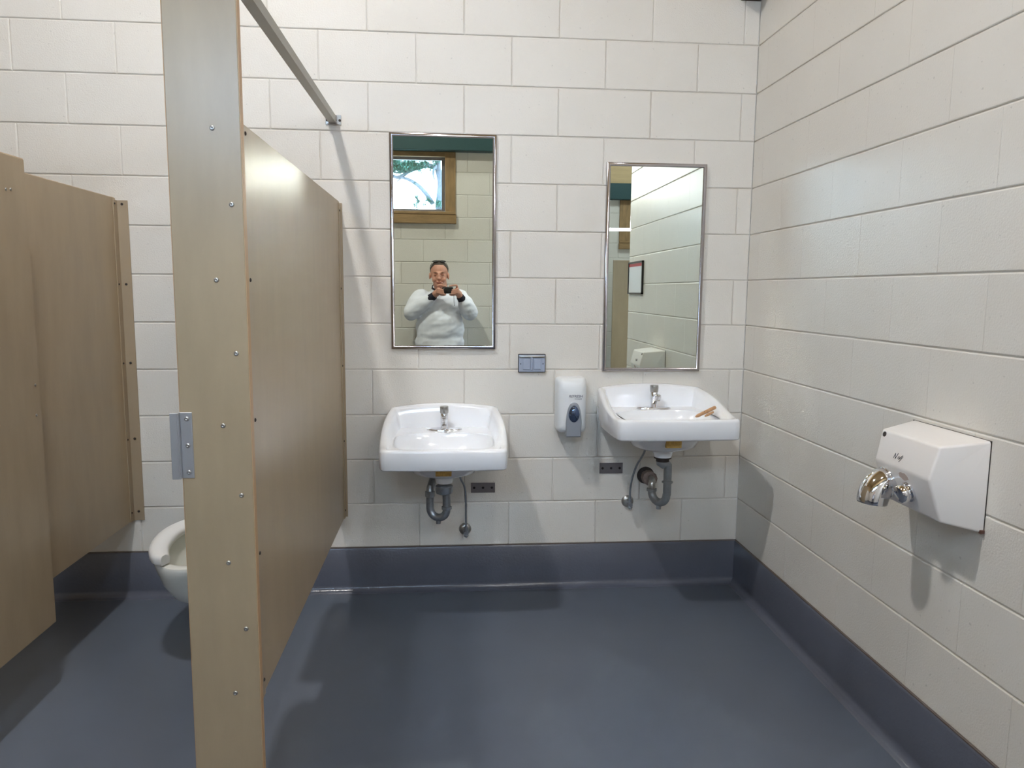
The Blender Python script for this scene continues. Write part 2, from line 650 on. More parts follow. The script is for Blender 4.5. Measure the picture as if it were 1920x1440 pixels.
def window(name, label, x0, x1, z0, z1, yw, jamb=0.115, mull=None, head=True, wide=0.068):
    """wood lined window in a wall whose room face is y=yw, room on +y"""
    t = sempty(name, label, ((x0+x1)/2, yw, z0))
    J = 0.022
    out = yw-0.2
    # wood casing boards, proud of the wall
    bx('casing', 'wood', t, x1-0.03, x1+0.068, yw-0.02, yw+J, z0+0.03, z1+0.01, 0.003)
    bx('casing', 'wood', t, x0-wide, x0+0.03, yw-0.02, yw+J, z0+0.03, z1+0.01, 0.003)
    if head:
        bx('head_casing', 'woodh', t, x0-wide, x1+0.068, yw-0.02, yw+J-0.002, z1-0.03, z1+0.013, 0.003)
    bx('sill', 'woodh', t, x0-wide, x1+0.068, yw-0.12, yw+0.055, z0+0.005, z0+0.03, 0.003)
    bx('apron', 'woodh', t, x0-wide-0.005, x1+0.073, yw-0.001, yw+0.05, z0-0.078, z0+0.004, 0.004)
    # reveals
    bx('reveal', 'wood', t, x1-0.03, x1+0.0, out, yw-0.02, z0+0.03, z1, 0)
    bx('reveal', 'wood', t, x0+0.0, x0+0.03, out, yw-0.02, z0+0.03, z1, 0)
    # sash
    s = 0.03
    xs = [x0+0.03] + ([mull] if mull is not None else []) + [x1-0.03]
    ya, yb_ = yw-0.10, yw-0.06
    for a, b in zip(xs, xs[1:]):
        sa = bmesh.new()
        box(sa, a, a+s, ya, yb_, z0+0.03, z1-0.02, 0.002)
        box(sa, b-s, b, ya, yb_, z0+0.03, z1-0.02, 0.002)
        box(sa, a+s, b-s, ya, yb_, z0+0.03, z0+0.03+s, 0.002)
        box(sa, a+s, b-s, ya, yb_, z1-0.02-s, z1-0.02, 0.002)
        so = finish(sa, 'sash', 'sash', t)
        bx('pane', 'glass', so, a+s-0.004, b-s+0.004, ya+0.018, ya+0.022, z0+0.03+s-0.004, z1-0.016-s)
    return t


window('window_1', 'high wood framed window in the rear wall, seen in the left mirror', WX0, WX1, WZ0, WZ1, YB, mull=-0.44)
window('window_2', 'wood framed window at the far end of the passage, seen in the right mirror', 2.98, 3.70, 2.03, 2.60, YD, wide=0.30)
bx('transom', 'woodh', bpy.data.objects['window_2'], 2.72, 2.98, YD+0.022, YD+0.032, 2.035, 2.050, 0.001)

# ------------------------------------------------------------------ tree outside
tree = thing('pine_tree', 'pine tree with drooping branches outside the window, seen in the left mirror', 'tree', (0.24, -7.1, -0.5))


def tp(px, py, y=-7.0):
    """point of the tree from its place in the mirror picture, at distance y"""
    return (0.339+(px-841.6)*0.00739, y, 1.366+(545-py)*0.00739)


bm = bmesh.new()
tube(bm, spline([(0.45, -7.1, -0.5), (0.30, -7.1, 1.6), (0.215, -7.1, 2.4), (0.235, -7.1, 2.8), (0.19, -7.1, 3.2), (0.27, -7.1, 4.6), (0.3, -7.1, 6.5)]), [0.075-0.0011*i for i in range(49)], 12)
finish(bm, 'trunk', 'bark', tree, 60)
random.seed(11)
brs = [([tp(818, 323, -7.08), tp(803, 321), tp(787, 325), tp(771, 331), tp(759, 340), tp(748, 343), tp(738, 339), tp(715, 330), tp(690, 326)], 0.036),
       ([tp(812, 387, -7.08), tp(802, 373), tp(789, 359), tp(778, 351), tp(767, 346), tp(755, 343), tp(748, 343)], 0.034),
       ([tp(818, 320, -7.05), tp(815, 328), tp(814, 338), tp(816, 346)], 0.022),
       ([tp(818, 300, -7.08), tp(790, 302), tp(765, 307), tp(738, 306), tp(700, 300)], 0.02),
       ([tp(771, 331), tp(762, 333), tp(750, 335), tp(738, 333)], 0.018),
       ([tp(759, 342), tp(753, 347), tp(748, 351)], 0.014),
       ([tp(790, 385), tp(782, 378), tp(780, 370)], 0.010)]
for b, r0 in brs:
    sp = spline(b, 8)
    bm = bmesh.new()
    tube(bm, sp, [r0*(1-0.6*i/len(sp)) for i in range(len(sp))], 7)
    finish(bm, 'branch', 'bark', tree, 60)
cl = [(740, 306, .10), (747, 313, .10), (755, 317, .10), (763, 318, .10), (770, 314, .085), (775, 309, .08), (781, 313, .08), (786, 318, .07),
      (796, 313, .075), (799, 309, .06), (741, 322, .06), (728, 312, .13), (715, 306, .14), (700, 300, .14), (804, 375, .04), (786, 378, .035),
      (784, 370, .03), (780, 346, .022), (815, 308, .03), (810, 320, .03), (782, 384, .035), (798, 382, .03), (820, 300, .07), (822, 380, .05),
      (735, 358, .012), (790, 335, .015)]
nv, nf = [], []
for (qx, qy, cr_) in cl:
    cx, _, cz = tp(qx, qy+8)
    for k in range(int(90000*cr_*cr_)):
        a = Vector((random.gauss(0, 1), random.gauss(0, 1), random.gauss(0, 1))).normalized()
        c = Vector((cx, -7.0, cz)) + Vector((random.gauss(0, 1), random.gauss(0, 1), random.gauss(0, 0.8)))*cr_*0.52
        s, t_ = frame_at(a)
        L = 0.05
        i0 = len(nv)
        nv += [c-s*0.005, c+s*0.005, c+a*L]
        nf.append((i0, i0+1, i0+2))
me = bpy.data.meshes.new('needles')
me.from_pydata([tuple(v) for v in nv], [], nf)
o = link(me, 'needles', 'needle', tree)
o['kind'] = 'stuff'
og = struct(bx('ground_outside', 'ground', None, -16, 1.58, -22, YB-0.21, -0.6, -0.5), 'ground outside the window')

# ------------------------------------------------------------------ mirrors


def mirror(label, x0, x1, z0, z1, dep, back):
    t = thing('wall_mirror', label, 'mirror', ((x0+x1)/2, 0, z0))
    fw = 0.0165
    # frame : rounded profile swept round a rectangle (mitred)
    prof = [(0, 0), (0, -dep+0.003), (0.003, -dep), (fw*0.5, -dep-0.0015), (fw-0.003, -dep), (fw, -dep+0.004), (fw, 0)]
    bm = bmesh.new()
    cs = [(x0, z0, 1, 1), (x1, z0, -1, 1), (x1, z1, -1, -1), (x0, z1, 1, -1)]
    rings = [[(cx+sx*q[0], q[1], cz+sz*q[0]) for q in prof] for (cx, cz, sx, sz) in cs]
    R = [[bm.verts.new(p) for p in ring] for ring in rings]
    n = len(prof)
    for i in range(4):
        a, b = R[i], R[(i+1) % 4]
        for j in range(n-1):
            bm.faces.new((a[j], a[j+1], b[j+1], b[j]))
        bm.faces.new((a[n-1], a[0], b[0], b[n-1]))
    finish(bm, 'frame', 'frame', t, 50)
    bx('mirror_glass', 'mirror', t, x0+fw-0.001, x1-fw+0.001, -dep+0.004, -0.002, z0+fw-0.001, z1-fw+0.001)
    return t


mirror('chrome framed mirror over the lower left sink, reflecting the man', 0.087, 0.545, 1.108, 2.031, 0.017, 0)
mirror('chrome framed mirror over the right sink beside the corner', 1.028, 1.476, 1.010, 1.928, 0.020, 0)

# ------------------------------------------------------------------ sinks


def outline_pts(N=132):
    half = [(0.0, -0.001), (0.10, -0.001), (0.20, -0.001), (0.228, -0.0015), (0.237, -0.008), (0.2425, -0.06), (0.252, -0.14), (0.2575, -0.23), (0.2575, -0.32), (0.2535, -0.41), (0.2485, -0.462),
            (0.2435, -0.486), (0.229, -0.4965), (0.16, -0.502), (0.08, -0.505), (0.0, -0.506)]
    full = half + [(-x, y) for x, y in half[-2:0:-1]]
    # dense closed resample of a catmull-rom through them
    P = [Vector((x, y, 0)) for x, y in full]
    n = len(P)
    dense = []
    for i in range(n):
        a, b, c, d = P[i-1], P[i], P[(i+1) % n], P[(i+2) % n]
        for k in range(12):
            t = k/12
            dense.append(0.5*((2*b)+(-a+c)*t+(2*a-5*b+4*c-d)*t*t+(-a+3*b-3*c+d)*t**3))
    # equal arc length
    L = [0]
    for i in range(len(dense)):
        L.append(L[-1]+(dense[(i+1) % len(dense)]-dense[i]).length)
    out = []
    j = 0
    for k in range(N):
        s = L[-1]*k/N
        while L[j+1] < s:
            j += 1
        t = (s-L[j])/(L[j+1]-L[j])
        out.append(dense[j].lerp(dense[(j+1) % len(dense)], t))
    return [(p.x, min(p.y, -0.001)) for p in out]


def sstep(t):
    t = max(0, min(1, t))
    return t*t*(3-2*t)


def sink(label, cx, z0, rise, stick):
    t = thing('wall_sink', label, 'sink', (cx, 0, z0))
    O = outline_pts()
    N = len(O)

    def inset(i, yc=-0.27):
        res = []
        for (x, y) in O:
            res.append((x*(1-i/0.25), yc+(y-yc)*(1-i/0.25)))
        return res

    def ell(a, b, yc, pw=1.0):
        res = []
        for (x, y) in O:
            an = math.atan2((y+0.27)/0.25, x/0.25)
            c_, s_ = math.cos(an), math.sin(an)
            res.append((a*math.copysign(abs(c_)**pw, c_), yc+b*math.copysign(abs(s_)**pw, s_)))
        return res

    def zr(x, y):
        g = max(0, min(1, (y+0.43)/0.40))
        return z0 + rise*(0.35*g+0.65*sstep(g)) + 0.020*(1-min(1, (x/0.236)**2))*sstep((y+0.10)/0.09)

    def blend(A, B, k):
        return [(a[0]+(b[0]-a[0])*k, a[1]+(b[1]-a[1])*k) for a, b in zip(A, B)]
    zl = z0-0.016
    rings = []

    def ring(P, zf):
        rings.append([(cx+x, y, zf(x, y) if callable(zf) else zf) for (x, y) in P])
    yc = -0.265
    ring(ell(0.022, 0.022, yc), z0-0.200)
    ring(ell(0.036, 0.036, yc), z0-0.200)
    ring(ell(0.041, 0.040, yc), z0-0.180)
    ring(ell(0.052, 0.050, yc), z0-0.168)
    ring(ell(0.105, 0.085, yc), z0-0.160)
    ring(ell(0.135, 0.12, yc), z0-0.146)
    ring(ell(0.152, 0.15, -0.26), z0-0.115)
    ring(ell(0.172, 0.17, -0.255), z0-0.088)
    ring(inset(0.02), z0-0.084)
    ring(inset(0.004), z0-0.083)
    ring(inset(0.0), z0-0.077)
    ring(inset(-0.001), lambda x, y: z0-0.03)
    ring(inset(0.0), lambda x, y: zr(x, y)-0.012)
    ring(inset(0.002), lambda x, y: zr(x, y)-0.005)
    ring(inset(0.008), lambda x, y: zr(x, y))
    ring(inset(0.018), lambda x, y: zr(x, y))
    ring(inset(0.027), lambda x, y: zr(x, y)-0.004)

    def H(x, y):
        rr = abs(x/0.212)**2.7+abs((y+0.303)/0.153)**2.7
        if rr >= 1:
            return zl
        return zl - 0.112*(1-rr)**0.8
    # inner wall down to the deck
    A = inset(0.032)
    Bq = inset(0.050)
    ring(A, lambda x, y: zr(x, y)-0.012)
    for k in (0.35, 0.7):
        P = blend(A, Bq, k)
        rings.append([(cx+x, y, (zr(x, y)-0.012)*(1-k)+zl*k + 0.0) for x, y in P])
    ring(Bq, zl)
    E_ = ell(0.212, 0.153, -0.303, 2/2.7)
    Bi = inset(0.056)
    ring(Bi, zl)
    # keep ellipse inside
    ring(blend(Bi, E_, 0.6), zl)
    ring(E_, zl)
    for q in (0.985, 0.95, 0.9, 0.82, 0.7, 0.55, 0.4, 0.25, 0.13):
        P = [(x*q, -0.303+(y+0.303)*q) for x, y in E_]
        ring(P, H)
    bm = bmesh.new()
    loft(bm, rings)
    finish(bm, 'basin', 'ceramic', t, 60)
    # drain
    bm = bmesh.new()
    lathe(bm, (cx, -0.305, zl-0.118), (0, 0, 1), [(0, 0.022), (0.004, 0.024), (0.006, 0.020), (0.004, 0.014), (0.004, 0)], 20)
    finish(bm, 'drain', 'steel', t, 40)
    # sticker on the underside bulge
    bm = bmesh.new()
    prism(bm, [(cx-0.033, z0-0.128), (cx+0.030, z0-0.128), (cx+0.031, z0-0.096), (cx-0.032, z0-0.094)], 'y', -0.421, -0.405)
    finish(bm, 'sticker', 'sticker', t)
    # label arrow on the sticker
    return t, zl


def faucet(label, cx, zl):
    t = thing('faucet', label, 'faucet', (cx, 0, zl+0.016))
    y = -0.100
    bm = bmesh.new()
    ring = lambda s, z: [(cx+0.078*s*math.cos(2*PI*k/40), y+0.026*s*math.sin(2*PI*k/40), z) for k in range(40)]
    loft(bm, [ring(1, zl-0.001), ring(1, zl+0.003), ring(0.93, zl+0.006)])
    finish(bm, 'escutcheon', 'chrome', t, 40)
    bm = bmesh.new()
    lathe(bm, (cx, y, zl+0.004), (0, 0, 1), [(0, 0.018), (0.006, 0.0165), (0.05, 0.0165), (0.070, 0.0165), (0.072, 0.015)], 24)
    tube(bm, [(cx, y-0.008, zl+0.030), (cx, y-0.030, zl+0.048), (cx, y-0.052, zl+0.060), (cx, y-0.062, zl+0.060)], [0.013, 0.0135, 0.0135, 0.012], 16)
    finish(bm, 'body', 'chrome', t, 50)
    bm = bmesh.new()
    lathe(bm, (cx, y-0.060, zl+0.070), (0, -0.12, -1), [(0, 0.010), (0.003, 0.0145), (0.013, 0.0145), (0.015, 0.013), (0.028, 0.013), (0.029, 0.010)], 20)
    finish(bm, 'spout', 'chrome', t, 40)
    bm = bmesh.new()
    lathe(bm, (cx, y, zl+0.074), (0, 0, 1), [(0, 0.0165), (0.003, 0.0185), (0.026, 0.0190), (0.030, 0.0180), (0.031, 0.012), (0.0305, 0)], 28)
    finish(bm, 'push_cap', 'steel', t, 40)
    return t


s1, zl1 = sink('lower white ceramic wall sink on the left, under the higher hung mirror', 0.318, 0.784, 0.066, False)
s2, zl2 = sink('higher white ceramic wall sink on the right with a wooden stick in it', 1.246, 0.869, 0.066, False)
s1['group'] = 'wall hung sinks'
s2['group'] = 'wall hung sinks'
f1 = faucet('chrome push faucet on the lower left sink', 0.318, zl1)
# the left sink sags a little forward
s1.rotation_euler = (0.054, 0, 0)
f1.rotation_euler = (0.054, 0, 0)
faucet('chrome push faucet on the higher right sink', 1.246, zl2)


def arc(c, a0, a1, rad, ux, uz, n=8):
    c = Vector(c)
    ux = Vector(ux)
    uz = Vector(uz)
    return [c+ux*rad*math.cos(a0+(a1-a0)*k/n)+uz*rad*math.sin(a0+(a1-a0)*k/n) for k in range(n+1)]


# left trap: cup below the drain, offset nut, U bend, return to the wall
t = thing('drain_trap', 'dull metal trap pipe under the lower left sink', 'pipe', (0.30, -0.2, 0.40))
bm = bmesh.new()
lathe(bm, (0.318, -0.265, 0.560), (0, 0, -1), [(0, 0.030), (0.004, 0.037), (0.022, 0.037), (0.034, 0.034), (0.040, 0.022)], 24)
finish(bm, 'coupling', 'dull', t, 35)
bm = bmesh.new()
p0 = Vector((0.326, -0.262, 0.53))
dirh = Vector((-0.070, 0.030, 0))
cU = Vector((0.328, -0.26, 0.452)) + dirh*0.5
ux = dirh.normalized()
pts = [(0.326, -0.262, 0.530), (0.328, -0.26, 0.49)]
pts += [tuple(q) for q in arc(cU, PI, 2*PI, dirh.length/2, ux, (0, 0, 1), 12)]
pE = cU+ux*dirh.length/2
pts += [(pE.x, pE.y, 0.50), (pE.x, pE.y, 0.520)]
tube(bm, pts, 0.0165, 16)
cyl(bm, (cU.x, cU.y, cU.z-dirh.length/2-0.026), (0, 0, 1), 0.010, 0.016, 12)
finish(bm, 'trap_bend', 'dull', t, 40)
bm = bmesh.new()
lathe(bm, (pE.x, pE.y, 0.500), (0, 0, 1), [(0, 0.018), (0.002, 0.021), (0.024, 0.021), (0.026, 0.018)], 8)
finish(bm, 'slip_nut', 'dull', t, 30)
bm = bmesh.new()
lathe(bm, (0.328, -0.26, 0.452), (0, 0, 1), [(0, 0.018), (0.002, 0.0215), (0.014, 0.0215), (0.016, 0.018)], 8)
finish(bm, 'slip_nut', 'dull', t, 30)
bm = bmesh.new()
tube(bm, [(pE.x, pE.y, 0.520), (pE.x+0.002, pE.y+0.006, 0.538), (pE.x+0.006, pE.y+0.03, 0.546), (0.275, 0.0, 0.548)], 0.0165, 16)
finish(bm, 'trap_arm', 'dull', t, 40)
bm = bmesh.new()
lathe(bm, (0.275, -0.001, 0.548), (0, -1, 0), [(0, 0.036), (0.004, 0.035), (0.010, 0.022)], 24)
finish(bm, 'wall_flange', 'darkmetal', t, 40)

# right trap
t = thing('drain_trap', 'grey trap pipe with rusty nut under the higher right sink', 'pipe', (1.25, -0.2, 0.45))
zc = 0.869-0.200
bm = bmesh.new()
lathe(bm, (1.246, -0.265, zc+0.002), (0, 0, -1), [(0, 0.037), (0.006, 0.037), (0.008, 0.028), (0.020, 0.028)], 24)
finish(bm, 'tailpiece', 'darkmetal', t, 30)
bm = bmesh.new()
pts = [(1.238, -0.262, zc-0.012), (1.240, -0.262, zc-0.022), (1.250, -0.262, zc-0.030), (1.264, -0.258, zc-0.026), (1.273, -0.255, zc-0.038), (1.275, -0.25, zc-0.06), (1.275, -0.25, 0.50)]
dirh = Vector((-0.048, 0.075, 0))
base = Vector((1.275, -0.25, 0.498))
cU = base+dirh*0.5
ux = dirh.normalized()
pts += [tuple(q) for q in arc(cU, PI, 2*PI, dirh.length/2*0.95, ux, (0, 0, 1), 12)]
pE = cU+ux*dirh.length/2*0.95
tube(bm, pts, [0.020, 0.022, 0.022, 0.019] + [0.0175]*(len(pts)-4), 16)
cyl(bm, (cU.x, cU.y, cU.z-dirh.length/2*0.95-0.030), (0, 0, 1), 0.011, 0.020, 12)
finish(bm, 'trap_bend', 'dullgrey', t, 40)
bm = bmesh.new()
lathe(bm, (1.275, -0.25, 0.552), (0, 0, 1), [(0, 0.019), (0.001, 0.0235), (0.006, 0.0235), (0.007, 0.019)], 20)
finish(bm, 'slip_nut', 'dullgrey', t, 30)
bm = bmesh.new()
lathe(bm, (pE.x, pE.y, 0.496), (0, 0, 1), [(0, 0.018), (0.002, 0.023), (0.012, 0.023), (0.014, 0.018)], 8)
finish(bm, 'slip_nut', 'dullgrey', t, 30)
bm = bmesh.new()
tube(bm, spline([(pE.x, pE.y, 0.498), (pE.x, pE.y+0.002, 0.530), (pE.x+0.006, pE.y+0.02, 0.540), (1.240, -0.10, 0.540)], 5), 0.0155, 16)
finish(bm, 'trap_arm', 'steel', t, 40)
bm = bmesh.new()
lathe(bm, (1.236, -0.125, 0.538), (0.06, 1, -0.10), [(0, 0.022), (0.006, 0.033), (0.05, 0.034), (0.056, 0.024), (0.12, 0.020)], 10)
finish(bm, 'compression_nut', 'rusty', t, 25)
bm = bmesh.new()
lathe(bm, (1.246, -0.001, 0.524), (0, -1, 0), [(0, 0.040), (0.004, 0.040), (0.012, 0.030)], 24)
finish(bm, 'wall_flange', 'darkmetal', t, 40)


def valve(label, x, z, hose):
    t = thing('supply_valve', label, 'valve', (x, 0, z))
    bm = bmesh.new()
    lathe(bm, (x, 0, z), (0, -1, 0), [(0, 0.0285), (0.003, 0.0285), (0.010, 0.024), (0.014, 0.012)], 28)
    finish(bm, 'escutcheon', 'steel', t, 50)
    bm = bmesh.new()
    cyl(bm, (x+0.004, -0.010, z-0.006), (0, -1, 0), 0.010, 0.040, 14)
    cyl(bm, (x+0.004, -0.036, z-0.012), (0, 0, 1), 0.0085, 0.032, 12)
    lathe(bm, (x+0.004, -0.036, z-0.012), (0.1, -0.5, -1), [(0, 0.008), (0.004, 0.011), (0.012, 0.011), (0.014, 0.005), (0.020, 0.004)], 12)
    finish(bm, 'stop', 'dull', t, 40)
    bm = bmesh.new()
    tube(bm, spline(hose, 8), 0.0047, 10)
    finish(bm, 'hose', 'dull', t, 60)
    return t


valve('round supply valve with braided hose under the lower left sink', 0.411, 0.283,
      [(0.415, -0.036, 0.298), (0.414, -0.04, 0.36), (0.413, -0.05, 0.44), (0.406, -0.07, 0.50), (0.388, -0.09, 0.545), (0.365, -0.10, 0.62)])
valve('round supply valve with braided hose under the higher right sink', 1.164, 0.402,
      [(1.168, -0.036, 0.418), (1.165, -0.045, 0.47), (1.170, -0.06, 0.53), (1.187, -0.07, 0.59), (1.212, -0.09, 0.65), (1.235, -0.10, 0.74)])


def anchor(label, x0, x1, z0, z1, skew=0.0):
    t = thing('wall_plate', label, 'bracket', ((x0+x1)/2, 0, z0))
    bm = bmesh.new()
    prism(bm, [(x0, z0), (x1, z0+skew), (x1, z1+skew), (x0, z1)], 'y', -0.004, 0.0)
    finish(bm, 'plate', 'plate', t)
    for k in (0.13, 0.5, 0.87):
        x = x0+(x1-x0)*k
        z = (z0+z1)/2+skew*k
        bm = bmesh.new()
        lathe(bm, (x, -0.004, z), (0, -1, 0), [(0, 0.0055), (0.0008, 0.0055), (0.0015, 0.003), (0.0015, 0)], 14)
        finish(bm, 'bolt_hole', 'darkgap', t)
    return t


anchor('flat steel plate with three holes beside the lower left sink trap', 0.438, 0.547, 0.452, 0.498)
anchor('flat steel plate with three holes beside the higher right sink hose', 1.029, 1.137, 0.535, 0.584)

# wooden stick lying in the right sink
t = thing('wooden_stick', 'short pale wooden stick lying inside the rim of the right sink', 'stick', (1.40, -0.36, 0.86))
bm = bmesh.new()
pa, pb = Vector((1.335, -0.410, 0.868)), Vector((1.452, -0.300, 0.887))
tube(bm, [pa, pa.lerp(pb, 0.1), pa.lerp(pb, 0.9), pb], [0.004, 0.0070, 0.0078, 0.0072], 10)
finish(bm, 'stick', 'woodstick', t, 40)
bm = bmesh.new()
pa, pb = Vector((1.385, -0.376, 0.864)), Vector((1.436, -0.325, 0.872))
tube(bm, [pa, pa.lerp(pb, 0.3), pb], [0.003, 0.0060, 0.0045], 8)
finish(bm, 'splinter', 'woodstick', t, 40)
bm = bmesh.new()
lathe(bm, (1.380, -0.3775, 0.8820), (0, -0.6, 1), [(0, 0.002), (0.0012, 0.0015)], 8)
finish(bm, 'knot', 'ink', t)

# ------------------------------------------------------------------ soap dispenser


def rrect(x0, x1, z0, z1, rad, y, n=6, topbow=0.0):
    pts = []
    for (cx, cz, a0) in ((x1-rad, z0+rad, -PI/2), (x1-rad, z1-rad, 0), (x0+rad, z1-rad, PI/2), (x0+rad, z0+rad, PI)):
        for k in range(n+1):
            a = a0+PI/2*k/n
            px, pz = cx+rad*math.cos(a), cz+rad*math.sin(a)
            tt = (px-x0)/(x1-x0)*2-1
            pz += topbow*(1-tt*tt)*((pz-z0)/(z1-z0))
            pts.append((px, y, pz))
    return pts


t = thing('soap_dispenser', 'white soap dispenser with grey lever between the two sinks', 'dispenser', (0.885, 0, 0.735))
bm = bmesh.new()
dx = 0.882
loft(bm, [rrect(dx-0.066, dx+0.066, 0.748, 0.985, 0.018, 0.0), rrect(dx-0.068, dx+0.068, 0.742, 0.988, 0.020, -0.03, topbow=0.002),
          rrect(dx-0.065, dx+0.065, 0.742, 0.987, 0.021, -0.070, topbow=0.003), rrect(dx-0.059, dx+0.059, 0.748, 0.982, 0.022, -0.092, topbow=0.004),
          rrect(dx-0.049, dx+0.049, 0.757, 0.968, 0.024, -0.105, topbow=0.004), rrect(dx-0.035, dx+0.035, 0.772, 0.950, 0.022, -0.111),
          rrect(dx-0.015, dx+0.015, 0.80, 0.92, 0.010, -0.113)])
finish(bm, 'housing', 'plastic', t, 50)
# lever: pointed arch
gx = 0.886


def arch(w_, z0, z1, y, n=10):
    pts = [(gx-w_*0.92, y, z0), (gx+w_*0.92, y, z0)]
    for k in range(1, n+1):
        q = k/n
        pts.append((gx+w_*math.cos(q*PI/2)**0.75 if k < n else gx, y, z0+(z1-z0)*(0.28+0.72*math.sin(q*PI/2))))
    for k in range(n-1, 0, -1):
        q = k/n
        pts.append((gx-w_*math.cos(q*PI/2)**0.75, y, z0+(z1-z0)*(0.28+0.72*math.sin(q*PI/2))))
    return pts


bm = bmesh.new()
loft(bm, [arch(0.0365, 0.730, 0.886, -0.085), arch(0.0360, 0.728, 0.884, -0.112), arch(0.032, 0.733, 0.876, -0.1185)])
finish(bm, 'lever', 'greyplast', t, 40)
bm = bmesh.new()
bmesh.ops.create_uvsphere(bm, u_segments=24, v_segments=14, radius=1.0)
for v in bm.verts:
    q = 1.0-0.22*max(0, v.co.z)
    v.co = Vector((gx+v.co.x*0.0265*q, -0.112+v.co.y*0.018, 0.832+v.co.z*0.040))
finish(bm, 'lens', 'lens', t, 180)


def text(body, size, loc, rot, m, parent, name='lettering', depth=0.0004, width=None, shear=0.0, bold=0.0):
    c = bpy.data.curves.new(name, 'FONT')
    c.body = body
    c.size = size
    c.extrude = depth
    c.offset = bold
    c.shear = shear
    c.resolution_u = 3
    o = bpy.data.objects.new(name, c)
    col.objects.link(o)
    dg = bpy.context.evaluated_depsgraph_get()
    me = bpy.data.meshes.new_from_object(o.evaluated_get(dg))
    bpy.data.objects.remove(o)
    xs = [v.co.x for v in me.vertices]
    if width:
        s = width/(max(xs)-min(xs))
        me.transform(Matrix.Diagonal((s, 1, 1, 1)))
    me.transform(Matrix.Translation(Vector(loc)) @ rot.to_4x4())
    me.materials.clear()
    return link(me, name, m, parent)


RX = Matrix.Rotation(PI/2, 3, 'X')
text('REFRESH', 0.016, (0.862, -0.1128, 0.9045), RX, 'navy', t, width=0.060, shear=0.15, bold=0.0)
text('FOAM', 0.0065, (0.889, -0.1128, 0.8955), RX, 'navy', t, width=0.029, bold=0.0)

# ------------------------------------------------------------------ outlet cover
t = thing('outlet_cover', 'blue grey double outlet cover between the mirrors', 'outlet', (0.709, 0, 1.006))
bx('backing', 'black', t, 0.6475, 0.7705, -0.010, 0.001, 1.004, 1.087, 0.002)
bx('plate', 'bluegrey', t, 0.650, 0.768, -0.0125, -0.004, 1.0065, 1.0835, 0.002)
bx('hinge_rail', 'steel', t, 0.652, 0.766, -0.0170, -0.011, 1.0705, 1.0800, 0.0025, 2)
bx('divider', 'bluegrey', t, 0.7045, 0.7125, -0.0180, -0.011, 1.014, 1.075, 0.002)
for a in (0.668, 0.7165):
    bx('flap', 'bluegrey', t, a, a+0.0335, -0.0165, -0.0125, 1.018, 1.066, 0.002)
for a in (0.6585, 0.7590):
    screw(t, (a, -0.0125, 1.043), (0, -1, 0), 0.0026, m='darkmetal')

# ------------------------------------------------------------------ partitions
PX0, PX1 = -0.150, -0.128
ZB, ZTOP = 0.352, 1.740
YP = -1.520
t = thing('stall_partition', 'tan partition panel at the right of the stall, bolted to the wall beside the left sink', 'partition', (-0.139, -0.75, ZB))
bx('panel', 'panel', t, PX0, PX1, YP, -0.012, ZB, ZTOP, 0.0015)
pe = bx('panel_edge', 'panel_edge', t, PX0+0.003, PX1-0.003, YP, -0.012, ZTOP-0.001, ZTOP+0.0012)


def lchannel(name, parent, xf, sx, y0, y1, leg_y, z0, z1, leg_x, wall_y):
    """angle: one leg on the panel face (plane x=xf, thickness sx*0.002), one on the wall plane y=wall_y"""
    bm = bmesh.new()
    th = 0.0035
    a, b = sorted((xf, xf+sx*th))
    box(bm, a, b, y0, y1, z0, z1, 0.0008)
    a, b = sorted((xf, xf+sx*leg_x))
    if wall_y > y0+0.01:
        box(bm, a, b, wall_y-th, wall_y, z0, z1, 0.0008)
    else:
        box(bm, a, b, wall_y, wall_y+th, z0, z1, 0.0008)
    return finish(bm, name, 'channel', parent)


lchannel('wall_channel', t, PX1, 1, -0.040, -0.001, 0, ZB-0.002, 1.733, 0.012, -0.001)
lchannel('wall_channel', t, PX0, -1, -0.040, -0.001, 0, ZB-0.002, 1.733, 0.034, -0.001)
lchannel('post_channel', t, PX1, 1, YP+0.0005, YP+0.030, 0, ZB-0.002, 1.735, 0.004, YP+0.0005)
for z in (1.700, 1.37, 1.035, 0.70, 0.385):
    screw(t, (PX1+0.0035, -0.022, z), (1, 0, 0), 0.0045, m='darkmetal')
for z in (1.718, 1.386, 1.054, 0.723, 0.394):
    screw(t, (PX1+0.0035, YP+0.016, z), (1, 0, 0), 0.0048, m='darkmetal')

# dispensers on the stall side of the panel: hidden here by the post, but their shadows fall on the floor
t = thing('toilet_paper_dispenser', 'long grey toilet paper dispenser on the stall side of the right partition', 'dispenser', (PX0, -0.73, 0.72))
bx('housing', 'greyplast', t, PX0-0.125, PX0, -0.97, -0.49, 0.76, 0.98, 0.02, 3)
for y in (-0.85, -0.61):
    bm = bmesh.new()
    cyl(bm, (PX0-0.118, y, 0.765), (1, 0, 0), 0.056, 0.10, 24)
    finish(bm, 'paper_roll', 'paper', t, 40)
t = thing('waste_box', 'small steel waste box on the stall side of the right partition', 'box', (PX0, -1.22, 0.70))
bx('bin', 'steel', t, PX0-0.120, PX0, -1.35, -1.10, 0.70, 0.95, 0.004)
bx('lid', 'steel', t, PX0-0.127, PX0, -1.353, -1.097, 0.95, 0.985, 0.006, 2)

